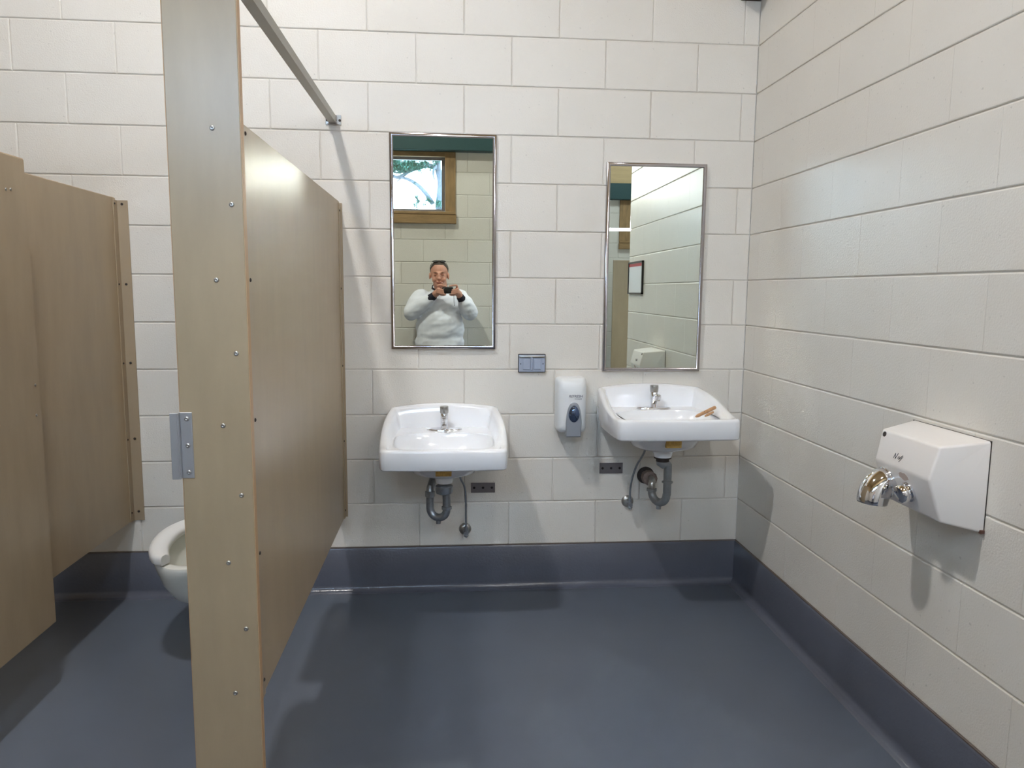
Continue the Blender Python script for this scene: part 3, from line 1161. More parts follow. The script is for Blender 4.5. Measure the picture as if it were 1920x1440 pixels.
# pilaster (the near post)
t = thing('stall_post', 'tall tan pilaster with zigzag screws in the left foreground', 'post', (-0.20, -1.53, 0))
bm = bmesh.new()
box(bm, -0.2835, -0.124, -1.545, -1.5205, 0.0, 2.062, 0.0015)
finish(bm, 'post_board', 'panel', t)
bx('post_edge', 'panel_edge', t, -0.1245, -0.1228, -1.5435, -1.522, 0.001, 2.061)
bx('post_edge', 'panel_edge', t, -0.2848, -0.2830, -1.5435, -1.522, 0.001, 2.061)
for (x, z) in [(-0.185, 1.72), (-0.149, 1.554), (-0.189, 1.385), (-0.151, 1.217), (-0.187, 1.048), (-0.151, 0.880), (-0.187, 0.715), (-0.152, 0.548), (-0.183, 0.384)]:
    screw(t, (x, -1.545, z), (0, -1, 0), 0.0058)
# keeper
bm = bmesh.new()
box(bm, -0.283, -0.256, -1.5482, -1.545, 0.924, 1.080, 0.0008)
box(bm, -0.286, -0.283, -1.560, -1.515, 0.924, 1.080, 0.0008)
box(bm, -0.302, -0.286, -1.5605, -1.5575, 0.924, 1.080, 0.0008)
kp = finish(bm, 'door_keeper', 'keeper', t)
for z in (1.065, 1.002, 0.938):
    screw(kp, (-0.2675, -1.5482, z), (0, -1, 0), 0.0055)

# left stall panel
t = thing('stall_partition', 'tan partition panel at the left side of the toilet stall', 'partition', (-1.056, -0.75, ZB))
LX1 = -1.045
LX0 = LX1-0.022
bx('panel', 'panel', t, LX0, LX1, YP, -0.012, ZB, ZTOP-0.004, 0.0015)
bx('panel_edge', 'panel_edge', t, LX0+0.003, LX1-0.003, YP, -0.012, ZTOP-0.005, ZTOP-0.0028)
lchannel('wall_channel', t, LX1, 1, -0.040, -0.001, 0, ZB-0.002, 1.728, 0.046, -0.001)
lchannel('wall_channel', t, LX0, -1, -0.040, -0.001, 0, ZB-0.002, 1.728, 0.034, -0.001)
for z in (1.712, 1.38, 1.046, 0.715, 0.39):
    screw(t, (-1.022, -0.0045, z), (0, -1, 0), 0.0055, m='darkmetal')
    screw(t, (LX1+0.0035, -0.028, z), (1, 0, 0), 0.0045, m='darkmetal')
# left post and the rail over the stalls
t = thing('stall_post', 'tan pilaster at the hinge side of the stall door, left of the frame', 'post', (-1.08, -1.53, 0))
bx('post_board', 'panel', t, -1.17, -0.985, -1.545, -1.5205, 0.0, 2.062, 0.0015)
# open door against the left panel
t = thing('stall_door', 'tan stall door standing open inside the stall at the left edge', 'door', (-1.0, -1.50, 0.24))
bx('door_panel', 'panel', t, -1.012, -0.990, -1.505, -0.783, 0.240, 1.763, 0.0015)
bx('door_edge', 'panel_edge', t, -1.010, -0.992, -1.503, -0.785, 1.7625, 1.7645)
for (y, z) in [(-0.809, 1.052), (-0.815, 0.955), (-0.892, 1.657), (-0.867, 1.660)]:
    screw(t, (-0.990, y, z), (1, 0, 0), 0.0048)
for z in (1.70, 0.34):
    bx('hinge', 'alu', t, -1.014, -0.988, -1.5200, -1.495, z-0.03, z+0.03, 0.002)

# overhead rails
RX0, RX1, RZ0, RZ1 = -0.161, -0.131, 2.058, 2.100
t = thing('head_rail', 'satin metal head rail running from the near post to the back wall', 'rail', (-0.146, -0.8, RZ0))
bm = bmesh.new()
xm = -0.146
prism(bm, [(RX0, RZ0), (RX1, RZ0), (RX1+0.001, RZ0+0.028), (xm+0.004, RZ1), (xm-0.004, RZ1), (RX0-0.001, RZ0+0.028)], 'y', -1.56, -0.004)
finish(bm, 'rail', 'alu', t)
bm = bmesh.new()
box(bm, -0.178, -0.113, -0.0045, 0.0, 2.056, 2.096, 0.0008)
fo = finish(bm, 'wall_bracket', 'steel', t)
bx('bracket_ear', 'frame', t, -0.167, -0.125, -0.030, -0.0045, 2.0545, 2.0578)
bx('bracket_ear', 'frame', t, -0.1305, -0.1275, -0.034, -0.0045, 2.059, 2.088)
for x in (-0.171, -0.119):
    screw(fo, (x, -0.0045, 2.074), (0, -1, 0), 0.0055, m='darkmetal')
t = thing('head_rail', 'metal head rail over the stall fronts, above the frame', 'rail', (-1.6, -1.53, RZ0))
bm = bmesh.new()
prism(bm, [(-1.551, 2.062), (-1.515, 2.062), (-1.514, RZ0+0.028), (-1.529, RZ1), (-1.537, RZ1), (-1.552, RZ0+0.028)], 'x', XL+0.001, -0.166)
finish(bm, 'rail', 'alu', t)

# ------------------------------------------------------------------ toilet
TX = -0.605
t = thing('toilet', 'white wall hung toilet with open front seat, half hidden by the post', 'toilet', (TX, 0, 0.12))


def egg(a, yb, yf, z, n=48, sq=1.0):
    """egg outline from yb (back) to yf (front), half width a"""
    pts = []
    ym = yb+(yf-yb)*0.52
    for k in range(n):
        an = 2*PI*k/n
        c, s = math.cos(an), math.sin(an)
        if s > 0:
            y = ym+(yb-ym)*abs(s)**0.75
            x = a*math.copysign(abs(c)**0.75, c)
        else:
            y = ym+(yf-ym)*abs(s)
            x = a*c
        pts.append((TX+x, y, z))
    return pts


bm = bmesh.new()
loft(bm, [egg(0.080, -0.01, -0.42, 0.150), egg(0.110, -0.008, -0.53, 0.175), egg(0.135, -0.006, -0.62, 0.225), egg(0.155, -0.005, -0.675, 0.285), egg(0.170, -0.005, -0.70, 0.34),
          egg(0.176, -0.005, -0.712, 0.374), egg(0.172, -0.007, -0.708, 0.384),
          egg(0.150, -0.10, -0.685, 0.386), egg(0.130, -0.18, -0.665, 0.382), egg(0.124, -0.19, -0.655, 0.36), egg(0.110, -0.20, -0.62, 0.31), egg(0.075, -0.24, -0.52, 0.25), egg(0.04, -0.28, -0.44, 0.225)])
finish(bm, 'bowl', 'toilet', t, 50)
bm = bmesh.new()
ring_ = [(TX+0.088*math.cos(2*PI*k/32), -0.39+0.14*math.sin(2*PI*k/32), 0.268) for k in range(32)]
loft(bm, [ring_, [(x, y, 0.271) for x, y, z in ring_]])
finish(bm, 'water', 'stain', t)
# horseshoe seat
bm = bmesh.new()
secs = []
n = 40
for k in range(n+1):
    an = math.radians(-62) - math.radians(360-56)*0 + 0
    a = math.radians(-66+ (360-48)*k/n)   # from front right round the back to front left
    c, s = math.cos(a), math.sin(a)
    ym = -0.39
    ro_y = 0.250 if s > 0 else 0.345
    xo, yo = 0.184*c, ym+ro_y*s
    ri_y = 0.165 if s > 0 else 0.272
    xi, yi = 0.112*c, ym+ri_y*s
    w_ = 1.0
    secs.append((xo, yo, xi, yi))
R = []
for i, (xo, yo, xi, yi) in enumerate(secs):
    e = min(i, n-i)
    k_ = 1.0 if e > 2 else (0.55, 0.85, 0.96)[e]
    mx_, my_ = (xo+xi)/2, (yo+yi)/2
    xo, yo, xi, yi = mx_+(xo-mx_)*k_, my_+(yo-my_)*k_, mx_+(xi-mx_)*k_, my_+(yi-my_)*k_
    lerp = lambda q: (TX+xo+(xi-xo)*q, yo+(yi-yo)*q)
    prof = [(0.04, 0.391), (0.0, 0.398), (0.0, 0.412), (0.05, 0.421), (0.2, 0.426), (0.5, 0.427), (0.85, 0.422), (0.97, 0.414), (1.0, 0.402), (0.95, 0.392)]
    R.append([(*lerp(q), z) for q, z in prof])
loft(bm, R)
finish(bm, 'seat', 'seat', t, 60)
for sx in (-1, 1):
    bm = bmesh.new()
    cyl(bm, (TX+sx*0.075, -0.655, 0.386), (0, 0, 1), 0.009, 0.006, 10)
    finish(bm, 'seat_bumper', 'seat', t)
bx('seat_hinge', 'seat', t, TX-0.09, TX+0.09, -0.155, -0.115, 0.387, 0.412, 0.006, 2)
bm = bmesh.new()
tube(bm, [(TX, -0.07, 0.385), (TX, -0.07, 0.62), (TX, -0.07, 0.68)], 0.016, 14)
lathe(bm, (TX, -0.07, 0.66), (0, 0, 1), [(0, 0.022), (0.01, 0.032), (0.06, 0.034), (0.085, 0.03), (0.10, 0.012)], 20)
tube(bm, [(TX, -0.07, 0.69), (TX+0.11, -0.07, 0.69), (TX+0.12, -0.05, 0.69), (TX+0.12, 0, 0.69)], 0.012, 12)
cyl(bm, (TX, -0.10, 0.69), (0, -1, -0.15), 0.006, 0.06, 10)
finish(bm, 'flush_valve', 'chrome', t, 40)

# ------------------------------------------------------------------ hand dryer
t = thing('hand_dryer', 'white metal hand dryer with chrome nozzle on the right wall', 'hand dryer', (XR, -1.43, 0.765))


def dsec(y0, y1, q):
    """profile in x,z at both sides"""
    return [(q[0], y0, q[1]), (q[0], y1, q[1])]


prof = [(1.692, 1.003), (1.563, 0.988), (1.541, 0.902), (1.578, 0.792), (1.692, 0.764)]
yw0, yw1 = -1.272, -1.588
front_in = {i: (yw0-(1.692-q[0])*0.42, yw1+(1.692-q[0])*0.085) for i, q in enumerate(prof)}
bm = bmesh.new()
VA = [bm.verts.new((prof[i][0], front_in[i][0], prof[i][1])) for i in range(5)]
VB = [bm.verts.new((prof[i][0], front_in[i][1], prof[i][1])) for i in range(5)]
for i in range(5):
    j = (i+1) % 5
    bm.faces.new((VA[i], VA[j], VB[j], VB[i]))
for V in (VA, VB):
    bm.faces.new((V[0], V[1], V[2]))
    bm.faces.new((V[0], V[2], V[3]))
    bm.faces.new((V[0], V[3], V[4]))
bmesh.ops.recalc_face_normals(bm, faces=bm.faces[:])
es = [e for e in bm.edges if not (abs(e.verts[0].co.x-1.692) < 1e-4 and abs(e.verts[1].co.x-1.692) < 1e-4) and e.calc_face_angle(0) > 0.12]
bmesh.ops.bevel(bm, geom=es, offset=0.007, segments=3, affect='EDGES', profile=0.5)
finish(bm, 'cover', 'enamel', t, 35)
bx('back_plate', 'darkmetal', t, 1.6895, 1.6925, -1.5885, -1.2715, 0.7635, 1.0035)
# faces: upper front plane between prof1 and prof2 ; lower front plane between prof2 and prof3
def on_face(i, u_, v_, off=0.0):
    """u 0..1 from A side to B side, v 0..1 from prof i to i+1"""
    a = Vector((prof[i][0], 0, prof[i][1]))
    b = Vector((prof[i+1][0], 0, prof[i+1][1]))
    p = a.lerp(b, v_)
    y0 = front_in[i][0]+(front_in[i+1][0]-front_in[i][0])*v_
    y1 = front_in[i][1]+(front_in[i+1][1]-front_in[i][1])*v_
    p.y = y0+(y1-y0)*u_
    d = (b-a)
    nrm = Vector((-abs(d.z), 0, d.x if d.z < 0 else -d.x)).normalized()
    nrm = Vector((d.z, 0, -d.x)).normalized()
    if nrm.x > 0:
        nrm = -nrm
    return p+nrm*off, nrm


nzc, nn = on_face(2, 0.20, 0.50)
bm = bmesh.new()
pts = [nzc-nn*0.004, nzc+nn*0.008, nzc+nn*0.020+Vector((0, 0, 0.001)), nzc+nn*0.036+Vector((0, -0.002, -0.008)), nzc+nn*0.046+Vector((0, -0.004, -0.026)), nzc+nn*0.048+Vector((0, -0.004, -0.042))]
sp = spline(pts, 5)
tube(bm, sp, [0.044-0.004*i/len(sp) for i in range(len(sp))], 24, cap=False)
nz = finish(bm, 'nozzle', 'chrome', t, 60)
md = nz.modifiers.new('thick', 'SOLIDIFY')
md.thickness = 0.0025
bc, nn = on_face(2, 0.60, 0.50)
bm = bmesh.new()
lathe(bm, bc, nn, [(-0.002, 0.022), (0.003, 0.027), (0.008, 0.027), (0.010, 0.020), (0.014, 0.019), (0.016, 0.025), (0.026, 0.0255), (0.031, 0.022), (0.033, 0.010)], 28)
finish(bm, 'push_button', 'chrome', t, 40)
sc, nn = on_face(1, 0.07, 0.14)
bm = bmesh.new()
lathe(bm, sc, nn, [(0, 0.0075), (0.0012, 0.0075), (0.002, 0.005), (0.001, 0.003), (0.001, 0)], 16)
finish(bm, 'lock_screw', 'darkmetal', t, 30)
pc, nn = on_face(2, 0.54, 0.16)
bm = bmesh.new()
sv = Vector((0, -1, 0))
tv = nn.cross(sv).normalized()
if tv.z < 0:
    tv = -tv
shape = [(0.020*math.cos(2*PI*k/16)*(1+0.12*math.sin(3*k)), 0.011*math.sin(2*PI*k/16)*(1+0.15*math.cos(2*k+1))) for k in range(16)]
loft(bm, [[pc+sv*a+tv*b-nn*0.001 for a, b in shape], [pc+sv*a+tv*b+nn*0.0006 for a, b in shape]])
finish(bm, 'worn_patch', 'scratch', t)
# graffiti scribble
bm = bmesh.new()
gc, nn = on_face(1, 0.42, 0.68)
tv = nn.cross(sv).normalized()
if tv.z < 0:
    tv = -tv
strokes = [[(-0.020, -0.006), (-0.016, 0.008)], [(-0.016, 0.008), (-0.012, -0.007)], [(-0.012, -0.007), (-0.005, 0.010)],
           [(-0.002, -0.003), (0.002, 0.003), (0.006, 0.000), (0.003, -0.005), (-0.002, -0.003)],
           [(0.007, -0.004), (0.011, 0.004), (0.014, -0.001), (0.010, -0.007), (0.006, -0.011)], [(0.010, 0.003), (0.016, 0.008), (0.018, 0.003), (0.013, 0.0)]]
for s in strokes:
    tube(bm, [gc+sv*a+tv*b+nn*0.0004 for a, b in s], 0.0009, 5)
finish(bm, 'scribble', 'ink', t)
bx('rust_chip', 'rust', t, 1.680, 1.6915, -1.592, -1.583, 0.7645, 0.7745, 0.001)

# ------------------------------------------------------------------ notice on right wall (seen in the right mirror)
t = thing('wall_notice', 'black framed notice with red header on the right wall, seen in the right mirror', 'notice', (XR, -2.06, 1.35))
PY0, PY1, PZ0, PZ1 = -2.272, -1.865, 1.352, 1.585
bm = bmesh.new()
for b in ((PY0, PY1, PZ0, PZ0+0.010), (PY0, PY1, PZ1-0.010, PZ1), (PY0, PY0+0.012, PZ0, PZ1), (PY1-0.012, PY1, PZ0, PZ1)):
    box(bm, XR-0.014, XR, b[0], b[1], b[2], b[3])
finish(bm, 'frame', 'black', t)
bx('sheet', 'paper', t, XR-0.008, XR-0.001, PY0+0.01, PY1-0.01, PZ0+0.008, PZ1-0.008)
bx('header', 'red', t, XR-0.0088, XR-0.0078, PY0+0.012, PY1-0.025, PZ1-0.036, PZ1-0.014)

# ------------------------------------------------------------------ passage partition, seen in the right mirror
t = thing('entry_screen', 'tan partition screen in the passage, seen in the right mirror', 'partition', (2.8, -5.4, 0))
bx('panel', 'panel', t, 2.255, 3.6, -5.411, -5.389, 0.30, 1.735, 0.002)
bx('leg_post', 'panel', t, 3.2, 3.35, -5.389, -5.36, 0.0, 2.0, 0.002)
bx('leg_post', 'panel', t, 2.30, 2.34, -5.436, -5.411, 0.0, 0.6, 0.002)

# lamps
for (lx, ly, lz), lab in ((L1, 'round pendant lamp hanging high over the stalls, above the frame'),
                          (L3, 'round pendant lamp hanging high over the sinks side, above the frame')):
    t = thing('pendant_lamp', lab, 'lamp', (lx, ly, lz))
    t['group'] = 'pendant lamps'
    bm = bmesh.new()
    lathe(bm, (lx, ly, ZC), (0, 0, -1), [(0, 0.06), (0.02, 0.06), (0.022, 0.012), (0.19, 0.012), (0.20, 0.09), (0.26, 0.14), (0.32, 0.145), (0.32, 0.135), (0.27, 0.12), (0.26, 0.02)], 28)
    finish(bm, 'shade', 'lampwhite', t, 40)
    bm = bmesh.new()
    lathe(bm, (lx, ly, lz+0.022), (0, 0, -1), [(0, 0.10), (0.004, 0.10)], 28)
    finish(bm, 'diffuser', 'glow1', t)
t = thing('wall_lamp', 'rectangular wall lamp high on the rear wall right of the window, outside the mirror view', 'lamp', (1.14, YB, 2.30))
bx('housing', 'lampwhite', t, 0.97, 1.31, YB, YB+0.075, 2.30, 2.46, 0.006, 2)
bx('diffuser', 'glow1', t, 0.99, 1.29, YB+0.075, YB+0.088, 2.32, 2.44, 0.004)
t = thing('tube_lamp', 'fluorescent tube lamp hanging in the passage, seen as a bright line in the right mirror', 'lamp', (2.35, -3.32, 1.93))
bx('housing', 'lampwhite', t, 1.74, 2.96, -3.365, -3.335, 1.903, 1.925, 0.003)
bm = bmesh.new()
cyl(bm, (1.745, -3.322, 1.913), (1, 0, 0), 0.0125, 1.21, 14)
finish(bm, 'tube', 'glow2', t, 60)
for x in (1.95, 2.75):
    bm = bmesh.new()
    cyl(bm, (x, -3.35, 1.925), (0, 0, 1), 0.003, ZC-1.925, 6)
    finish(bm, 'cable', 'lampwhite', t)

# ------------------------------------------------------------------ the man with the camera


def remesh_body(parts, name, m, parent, voxel, smooth_it=4):
    bm = bmesh.new()
    for fn in parts:
        fn(bm)
    me = bpy.data.meshes.new(name)
    bmesh.ops.recalc_face_normals(bm, faces=bm.faces[:])
    bm.to_mesh(me)
    bm.free()
    o = bpy.data.objects.new(name, me)
    col.objects.link(o)
    rm = o.modifiers.new('r', 'REMESH')
    rm.mode = 'VOXEL'
    rm.voxel_size = voxel
    rm.use_smooth_shade = True
    sm = o.modifiers.new('s', 'SMOOTH')
    sm.factor = 0.6
    sm.iterations = smooth_it
    dg = bpy.context.evaluated_depsgraph_get()
    me2 = bpy.data.meshes.new_from_object(o.evaluated_get(dg))
    bpy.data.objects.remove(o)
    me2.materials.clear()
    return link(me2, name, m, parent, 180)


def ellip(c, rx, ry, rz, rotz=0.0, rotx=0.0):
    def fn(bm):
        r_ = bmesh.ops.create_uvsphere(bm, u_segments=24, v_segments=16, radius=1.0)
        mt = Matrix.Translation(Vector(c)) @ Matrix.Rotation(rotz, 4, 'Z') @ Matrix.Rotation(rotx, 4, 'X') @ Matrix.Diagonal((rx, ry, rz, 1))
        bmesh.ops.transform(bm, matrix=mt, verts=r_['verts'])
    return fn


def limb(pts, rads, n=16):
    def fn(bm):
        P = [Vector(p) for p in pts]
        sp = spline(P, 6)
        rr = []
        for i in range(len(rads)-1):
            for k in range(6):
                rr.append(rads[i]+(rads[i+1]-rads[i])*k/6)
        rr.append(rads[-1])
        tube(bm, sp, rr, n)
        for q, ra in ((P[0], rads[0]), (P[-1], rads[-1])):
            s = bmesh.ops.create_uvsphere(bm, u_segments=12, v_segments=8, radius=ra)
            bmesh.ops.translate(bm, verts=s['verts'], vec=q)
    return fn


man = thing('person', 'man in white sweatshirt taking a photo, reflected in the left mirror', 'person', (0.27, -3.55, 0))
HX, HY, HZ = 0.252, -3.500, 1.505      # head centre
parts = []
parts += [ellip((HX, HY-0.012, HZ+0.030), 0.078, 0.092, 0.092),           # cranium
          ellip((HX, HY+0.012, HZ-0.020), 0.068, 0.078, 0.085),           # face
          ellip((HX, HY+0.030, HZ-0.075), 0.050, 0.050, 0.042),           # jaw
          ellip((HX, HY+0.068, HZ-0.096), 0.024, 0.020, 0.020),           # chin
          ellip((HX-0.036, HY+0.060, HZ-0.042), 0.026, 0.022, 0.026),     # cheeks
          ellip((HX+0.036, HY+0.060, HZ-0.042), 0.026, 0.022, 0.026),
          ellip((HX, HY+0.082, HZ+0.012), 0.046, 0.012, 0.010),           # brow ridge
          ellip((HX, HY+0.102, HZ-0.036), 0.016, 0.018, 0.012),           # nose tip
          ellip((HX, HY+0.090, HZ-0.014), 0.010, 0.015, 0.030, 0, 0.25),   # nose bridge
          ellip((HX, HY+0.082, HZ-0.070), 0.024, 0.012, 0.012),           # mouth mound
          ellip((HX-0.083, HY-0.006, HZ-0.012), 0.009, 0.020, 0.030),     # ears
          ellip((HX+0.083, HY-0.006, HZ-0.012), 0.009, 0.020, 0.030)]
parts += [limb([(HX+0.005, HY-0.02, HZ-0.05), (HX+0.010, -3.525, 1.40), (0.262, -3.54, 1.33)], [0.060, 0.062, 0.072]),
          ellip((0.260, -3.555, 1.20), 0.185, 0.095, 0.17), ellip((0.258, -3.545, 1.00), 0.185, 0.115, 0.20),
          ellip((0.255, -3.565, 0.84), 0.175, 0.105, 0.13)]
# legs: feet apart, knees a little bent
for sx in (-1, 1):
    hx = 0.255+sx*0.095
    parts += [limb([(hx, -3.565, 0.80), (hx+sx*0.06, -3.500, 0.44), (hx+sx*0.10, -3.575, 0.09)], [0.088, 0.056, 0.040]),
              limb([(hx+sx*0.10, -3.585, 0.045), (hx+sx*0.125, -3.44, 0.035)], [0.038, 0.030])]
# arms
SHL, ELL, WRL = (0.085, -3.570, 1.305), (0.005, -3.490, 1.165), (0.206, -3.400, 1.317)
SHR, ELR, WRR = (0.435, -3.570, 1.300), (0.530, -3.490, 1.165), (0.440, -3.400, 1.310)
for (s, e, w_) in ((SHL, ELL, WRL), (SHR, ELR, WRR)):
    parts += [limb([s, tuple((Vector(s)+Vector(e))/2), e], [0.058, 0.048, 0.042]), limb([e, tuple((Vector(e)+Vector(w_))/2), w_], [0.042, 0.038, 0.027])]
# camera body box
CB = (0.281, 0.376, -3.346, -3.326, 1.338, 1.395)
# hands: palm beside the camera, four fingers curled over the top/front edge, thumb beneath
for sgn, w_ in ((-1, WRL), (1, WRR)):
    ex = CB[0] if sgn < 0 else CB[1]
    W_ = Vector(w_)
    palm = Vector((ex+sgn*0.030, -3.365, 1.358))
    parts.append(limb([W_, W_.lerp(palm, 0.5)+Vector((sgn*0.004, -0.004, 0)), palm], [0.026, 0.031, 0.028]))
    parts.append(ellip(tuple(palm+Vector((sgn*0.004, -0.004, 0.004))), 0.020, 0.026, 0.036))
    # index on top of the camera, others behind and around the side
    base = palm
    for k, (dz, ln) in enumerate(((0.030, 0.052), (0.014, 0.040), (-0.003, 0.036), (-0.019, 0.030))):
        k0 = base+Vector((sgn*0.006, 0.006, dz))
        if k == 0:
            P = [k0, k0+Vector((-sgn*0.006, 0.022, 0.022)), Vector((ex-sgn*0.012, -3.336, 1.408)), Vector((ex-sgn*0.030, -3.334, 1.404))]
        else:
            P = [k0, k0+Vector((sgn*0.004, 0.026, 0.006)), Vector((ex+sgn*0.011, -3.328, 1.358+dz)), Vector((ex-sgn*0.004+(-sgn)*0.004*k, -3.3195, 1.356+dz))]
        parts.append(limb([tuple(q) for q in P], [0.0095, 0.0092, 0.0085, 0.0072], 10))
    tb = base+Vector((-sgn*0.002, 0.010, -0.022))
    P = [tb, Vector((ex+sgn*0.010, -3.345, 1.330)), Vector((ex-sgn*0.010, -3.338, 1.3275)), Vector((ex-sgn*0.028, -3.336, 1.3290))]
    parts.append(limb([tuple(q) for q in P], [0.0125, 0.0115, 0.0105, 0.0085], 10))
remesh_body(parts, 'body', 'skin', man, 0.005, 2)

# sweatshirt
sp_ = []
sp_ += [ellip((0.260, -3.560, 1.215), 0.215, 0.120, 0.155), ellip((0.256, -3.550, 1.02), 0.222, 0.145, 0.24), ellip((0.256, -3.552, 0.88), 0.226, 0.145, 0.17),
        limb([(0.255, -3.55, 1.30), (0.258, -3.545, 1.375)], [0.095, 0.074])]
for (s, e, w_) in ((SHL, ELL, WRL), (SHR, ELR, WRR)):
    e_ = Vector(e)
    wv = Vector(w_)
    we = e_.lerp(wv, 0.84)
    sp_ += [limb([s, tuple((Vector(s)+e_)/2+Vector((0, 0, 0.01))), e], [0.078, 0.078, 0.074]),
            limb([e, tuple(e_.lerp(wv, 0.35)), tuple(e_.lerp(wv, 0.65)), tuple(we)], [0.074, 0.069, 0.058, 0.040])]
shirt = remesh_body(sp_, 'sweatshirt', 'sweat', man, 0.008, 3)
# folds: displace along normals, and cut the hem flat
import mathutils.noise as mn
me = shirt.data
offv = Vector(man.location)
for v in me.vertices:
    p = v.co+offv
    q = Vector((p.x*5.5+p.z*3.0, p.y*5, p.z*13-p.x*5))
    n1 = mn.noise(q)
    n2 = mn.noise(q*2.3+Vector((3, 1, 7)))
    v.co += v.normal*(0.010*n1+0.005*n2)
    if p.z < 0.80:
        v.co.z = 0.80-offv.z+(p.z-0.80)*0.1
# undershirt cuffs and collar
for (e, w_) in ((ELL, WRL), (ELR, WRR)):
    e_ = Vector(e)
    wv = Vector(w_)
    bm = bmesh.new()
    tube(bm, [e_.lerp(wv, 0.82), e_.lerp(wv, 0.9), e_.lerp(wv, 1.03)], [0.038, 0.037, 0.033], 20)
    finish(bm, 'cuff', 'cuff', man, 40)
bm = bmesh.new()
tube(bm, [(0.257, -3.540, 1.375), (0.256, -3.535, 1.392), (0.256, -3.530, 1.402)], [0.076, 0.072, 0.069], 24)
finish(bm, 'collar', 'cuff', man, 40)
# trousers and shoes
tp = [ellip((0.255, -3.565, 0.80), 0.190, 0.120, 0.14)]
for sx in (-1, 1):
    hx = 0.255+sx*0.095
    tp.append(limb([(hx, -3.565, 0.80), (hx+sx*0.06, -3.500, 0.44), (hx+sx*0.10, -3.575, 0.10)], [0.104, 0.074, 0.064]))
    sh = [limb([(hx+sx*0.10, -3.605, 0.045), (hx+sx*0.115, -3.52, 0.045), (hx+sx*0.13, -3.415, 0.036)], [0.044, 0.046, 0.035])]
    so = remesh_body(sh, 'shoe', 'shoe', man, 0.006, 2)
    for v in so.data.vertices:
        if v.co.z < 0.004:
            v.co.z = 0.0008
remesh_body(tp, 'trousers', 'denim', man, 0.008, 4)
# hair: cap that follows the skull above the hairline
bm = bmesh.new()
bmesh.ops.create_uvsphere(bm, u_segments=40, v_segments=28, radius=1.0)
for v in bm.verts:
    c = v.co.copy()
    ang = abs(math.atan2(c.x, c.y))     # 0 = front
    lim = 0.50 if ang < 0.7 else 0.50-(ang-0.7)*0.75
    lim = max(lim, -0.45)
    g_ = max(0.0, min(1.0, (c.z-lim)/0.10))
    k = 0.86+0.14*g_*g_*(3-2*g_)
    v.co = Vector((HX+c.x*0.0825*k, HY-0.014+c.y*0.0965*k, HZ+0.032+c.z*0.0965*k))
ho = finish(bm, 'hair', 'hair', man, 180)
# facial details
for sx in (-1, 1):
    bm = bmesh.new()
    tube(bm, [(HX+sx*0.014, HY+0.0915, HZ+0.014), (HX+sx*0.032, HY+0.0905, HZ+0.019), (HX+sx*0.050, HY+0.077, HZ+0.013)], [0.003, 0.0042, 0.002], 8)
    finish(bm, 'eyebrow', 'brow', man, 60)
    bm = bmesh.new()
    bmesh.ops.create_uvsphere(bm, u_segments=16, v_segments=10, radius=1.0)
    for v in bm.verts:
        v.co = Vector((HX+sx*0.031+v.co.x*0.0150, HY+0.0765+v.co.y*0.010, HZ-0.003+v.co.z*0.0075))
    eo = finish(bm, 'eyelid', 'lid', man, 180)
    bm = bmesh.new()
    tube(bm, [(HX+sx*0.018, HY+0.083, HZ-0.006), (HX+sx*0.031, HY+0.0875, HZ-0.0085), (HX+sx*0.045, HY+0.081, HZ-0.006)], [0.001, 0.0018, 0.001], 6)
    finish(bm, 'lashes', 'brow', man, 60)
    bm = bmesh.new()
    cyl(bm, (HX+sx*0.008, HY+0.108, HZ-0.047), (0, 0, -1), 0.0035, 0.002, 8)
    finish(bm, 'nostril', 'lid', man)
bm = bmesh.new()
tube(bm, [(HX-0.027, HY+0.081, HZ-0.064), (HX-0.014, HY+0.0915, HZ-0.070), (HX, HY+0.0955, HZ-0.071), (HX+0.014, HY+0.0915, HZ-0.070), (HX+0.027, HY+0.081, HZ-0.064)], [0.0015, 0.0035, 0.0045, 0.0035, 0.0015], 8)
finish(bm, 'lips', 'lip', man, 60)
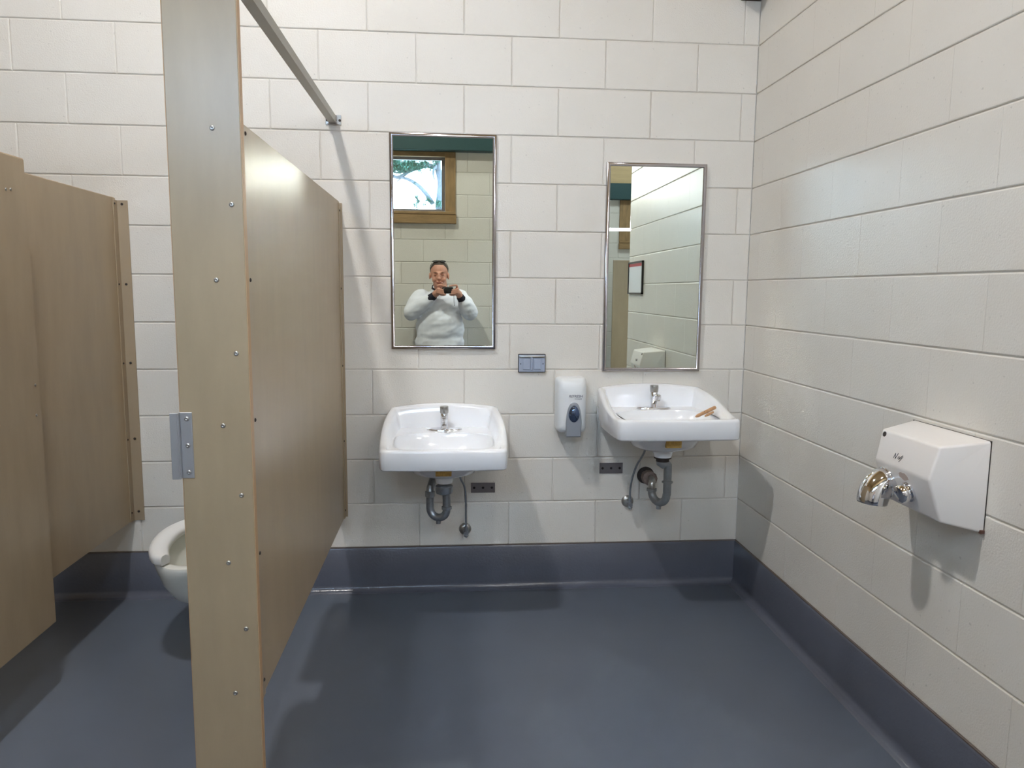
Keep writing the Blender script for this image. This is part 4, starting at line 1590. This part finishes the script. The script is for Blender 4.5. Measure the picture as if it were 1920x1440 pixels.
# sunglasses pushed up on the hair
t = thing('sunglasses', 'dark sunglasses pushed up on the head of the man', 'sunglasses', (HX, HY+0.05, HZ+0.12))
for sx in (-1, 1):
    bm = bmesh.new()
    c0 = Vector((HX+sx*0.033, HY+0.034, HZ+0.1165))
    nrm = Vector((sx*0.25, 0.42, 0.87)).normalized()
    s, t2 = frame_at(nrm)
    loft(bm, [[c0+s*0.030*math.cos(2*PI*k/20)+t2*0.017*math.sin(2*PI*k/20)+nrm*q for k in range(20)] for q in (0.0, 0.003)])
    finish(bm, 'lens', 'black', t)
    bm = bmesh.new()
    tube(bm, spline([(HX+sx*0.060, HY+0.036, HZ+0.104), (HX+sx*0.0745, HY+0.01, HZ+0.082), (HX+sx*0.0815, HY-0.04, HZ+0.060), (HX+sx*0.080, HY-0.065, HZ+0.03)], 4), 0.002, 6)
    finish(bm, 'temple', 'black', t)
bm = bmesh.new()
tube(bm, [(HX-0.008, HY+0.050, HZ+0.117), (HX, HY+0.052, HZ+0.119), (HX+0.008, HY+0.050, HZ+0.117)], 0.0025, 6)
finish(bm, 'bridge', 'black', t)

# compact camera held in both hands
t = thing('compact_camera', 'small black compact camera held up by the man', 'camera', (0.33, -3.336, 1.338))
bx('camera_body', 'black', t, *CB, 0.004, 2)
bm = bmesh.new()
cyl(bm, (0.339, -3.326, 1.366), (0, 1, 0), 0.021, 0.006, 24)
cyl(bm, (0.339, -3.320, 1.366), (0, 1, 0), 0.017, 0.006, 24)
finish(bm, 'lens_barrel', 'black', t, 40)
bx('flash_window', 'frame', t, 0.289, 0.301, -3.3275, -3.3245, 1.378, 1.388, 0.001)
bm = bmesh.new()
cyl(bm, (0.305, -3.336, 1.394), (0, 0, 1), 0.007, 0.004, 16)
finish(bm, 'shutter_button', 'steel', t)
bm = bmesh.new()
tube(bm, spline([(0.374, -3.334, 1.350), (0.381, -3.326, 1.31), (0.383, -3.330, 1.26), (0.387, -3.335, 1.232), (0.391, -3.332, 1.245), (0.388, -3.328, 1.30), (0.377, -3.334, 1.352)], 6), 0.0012, 6)
finish(bm, 'wrist_strap', 'black', t, 60)
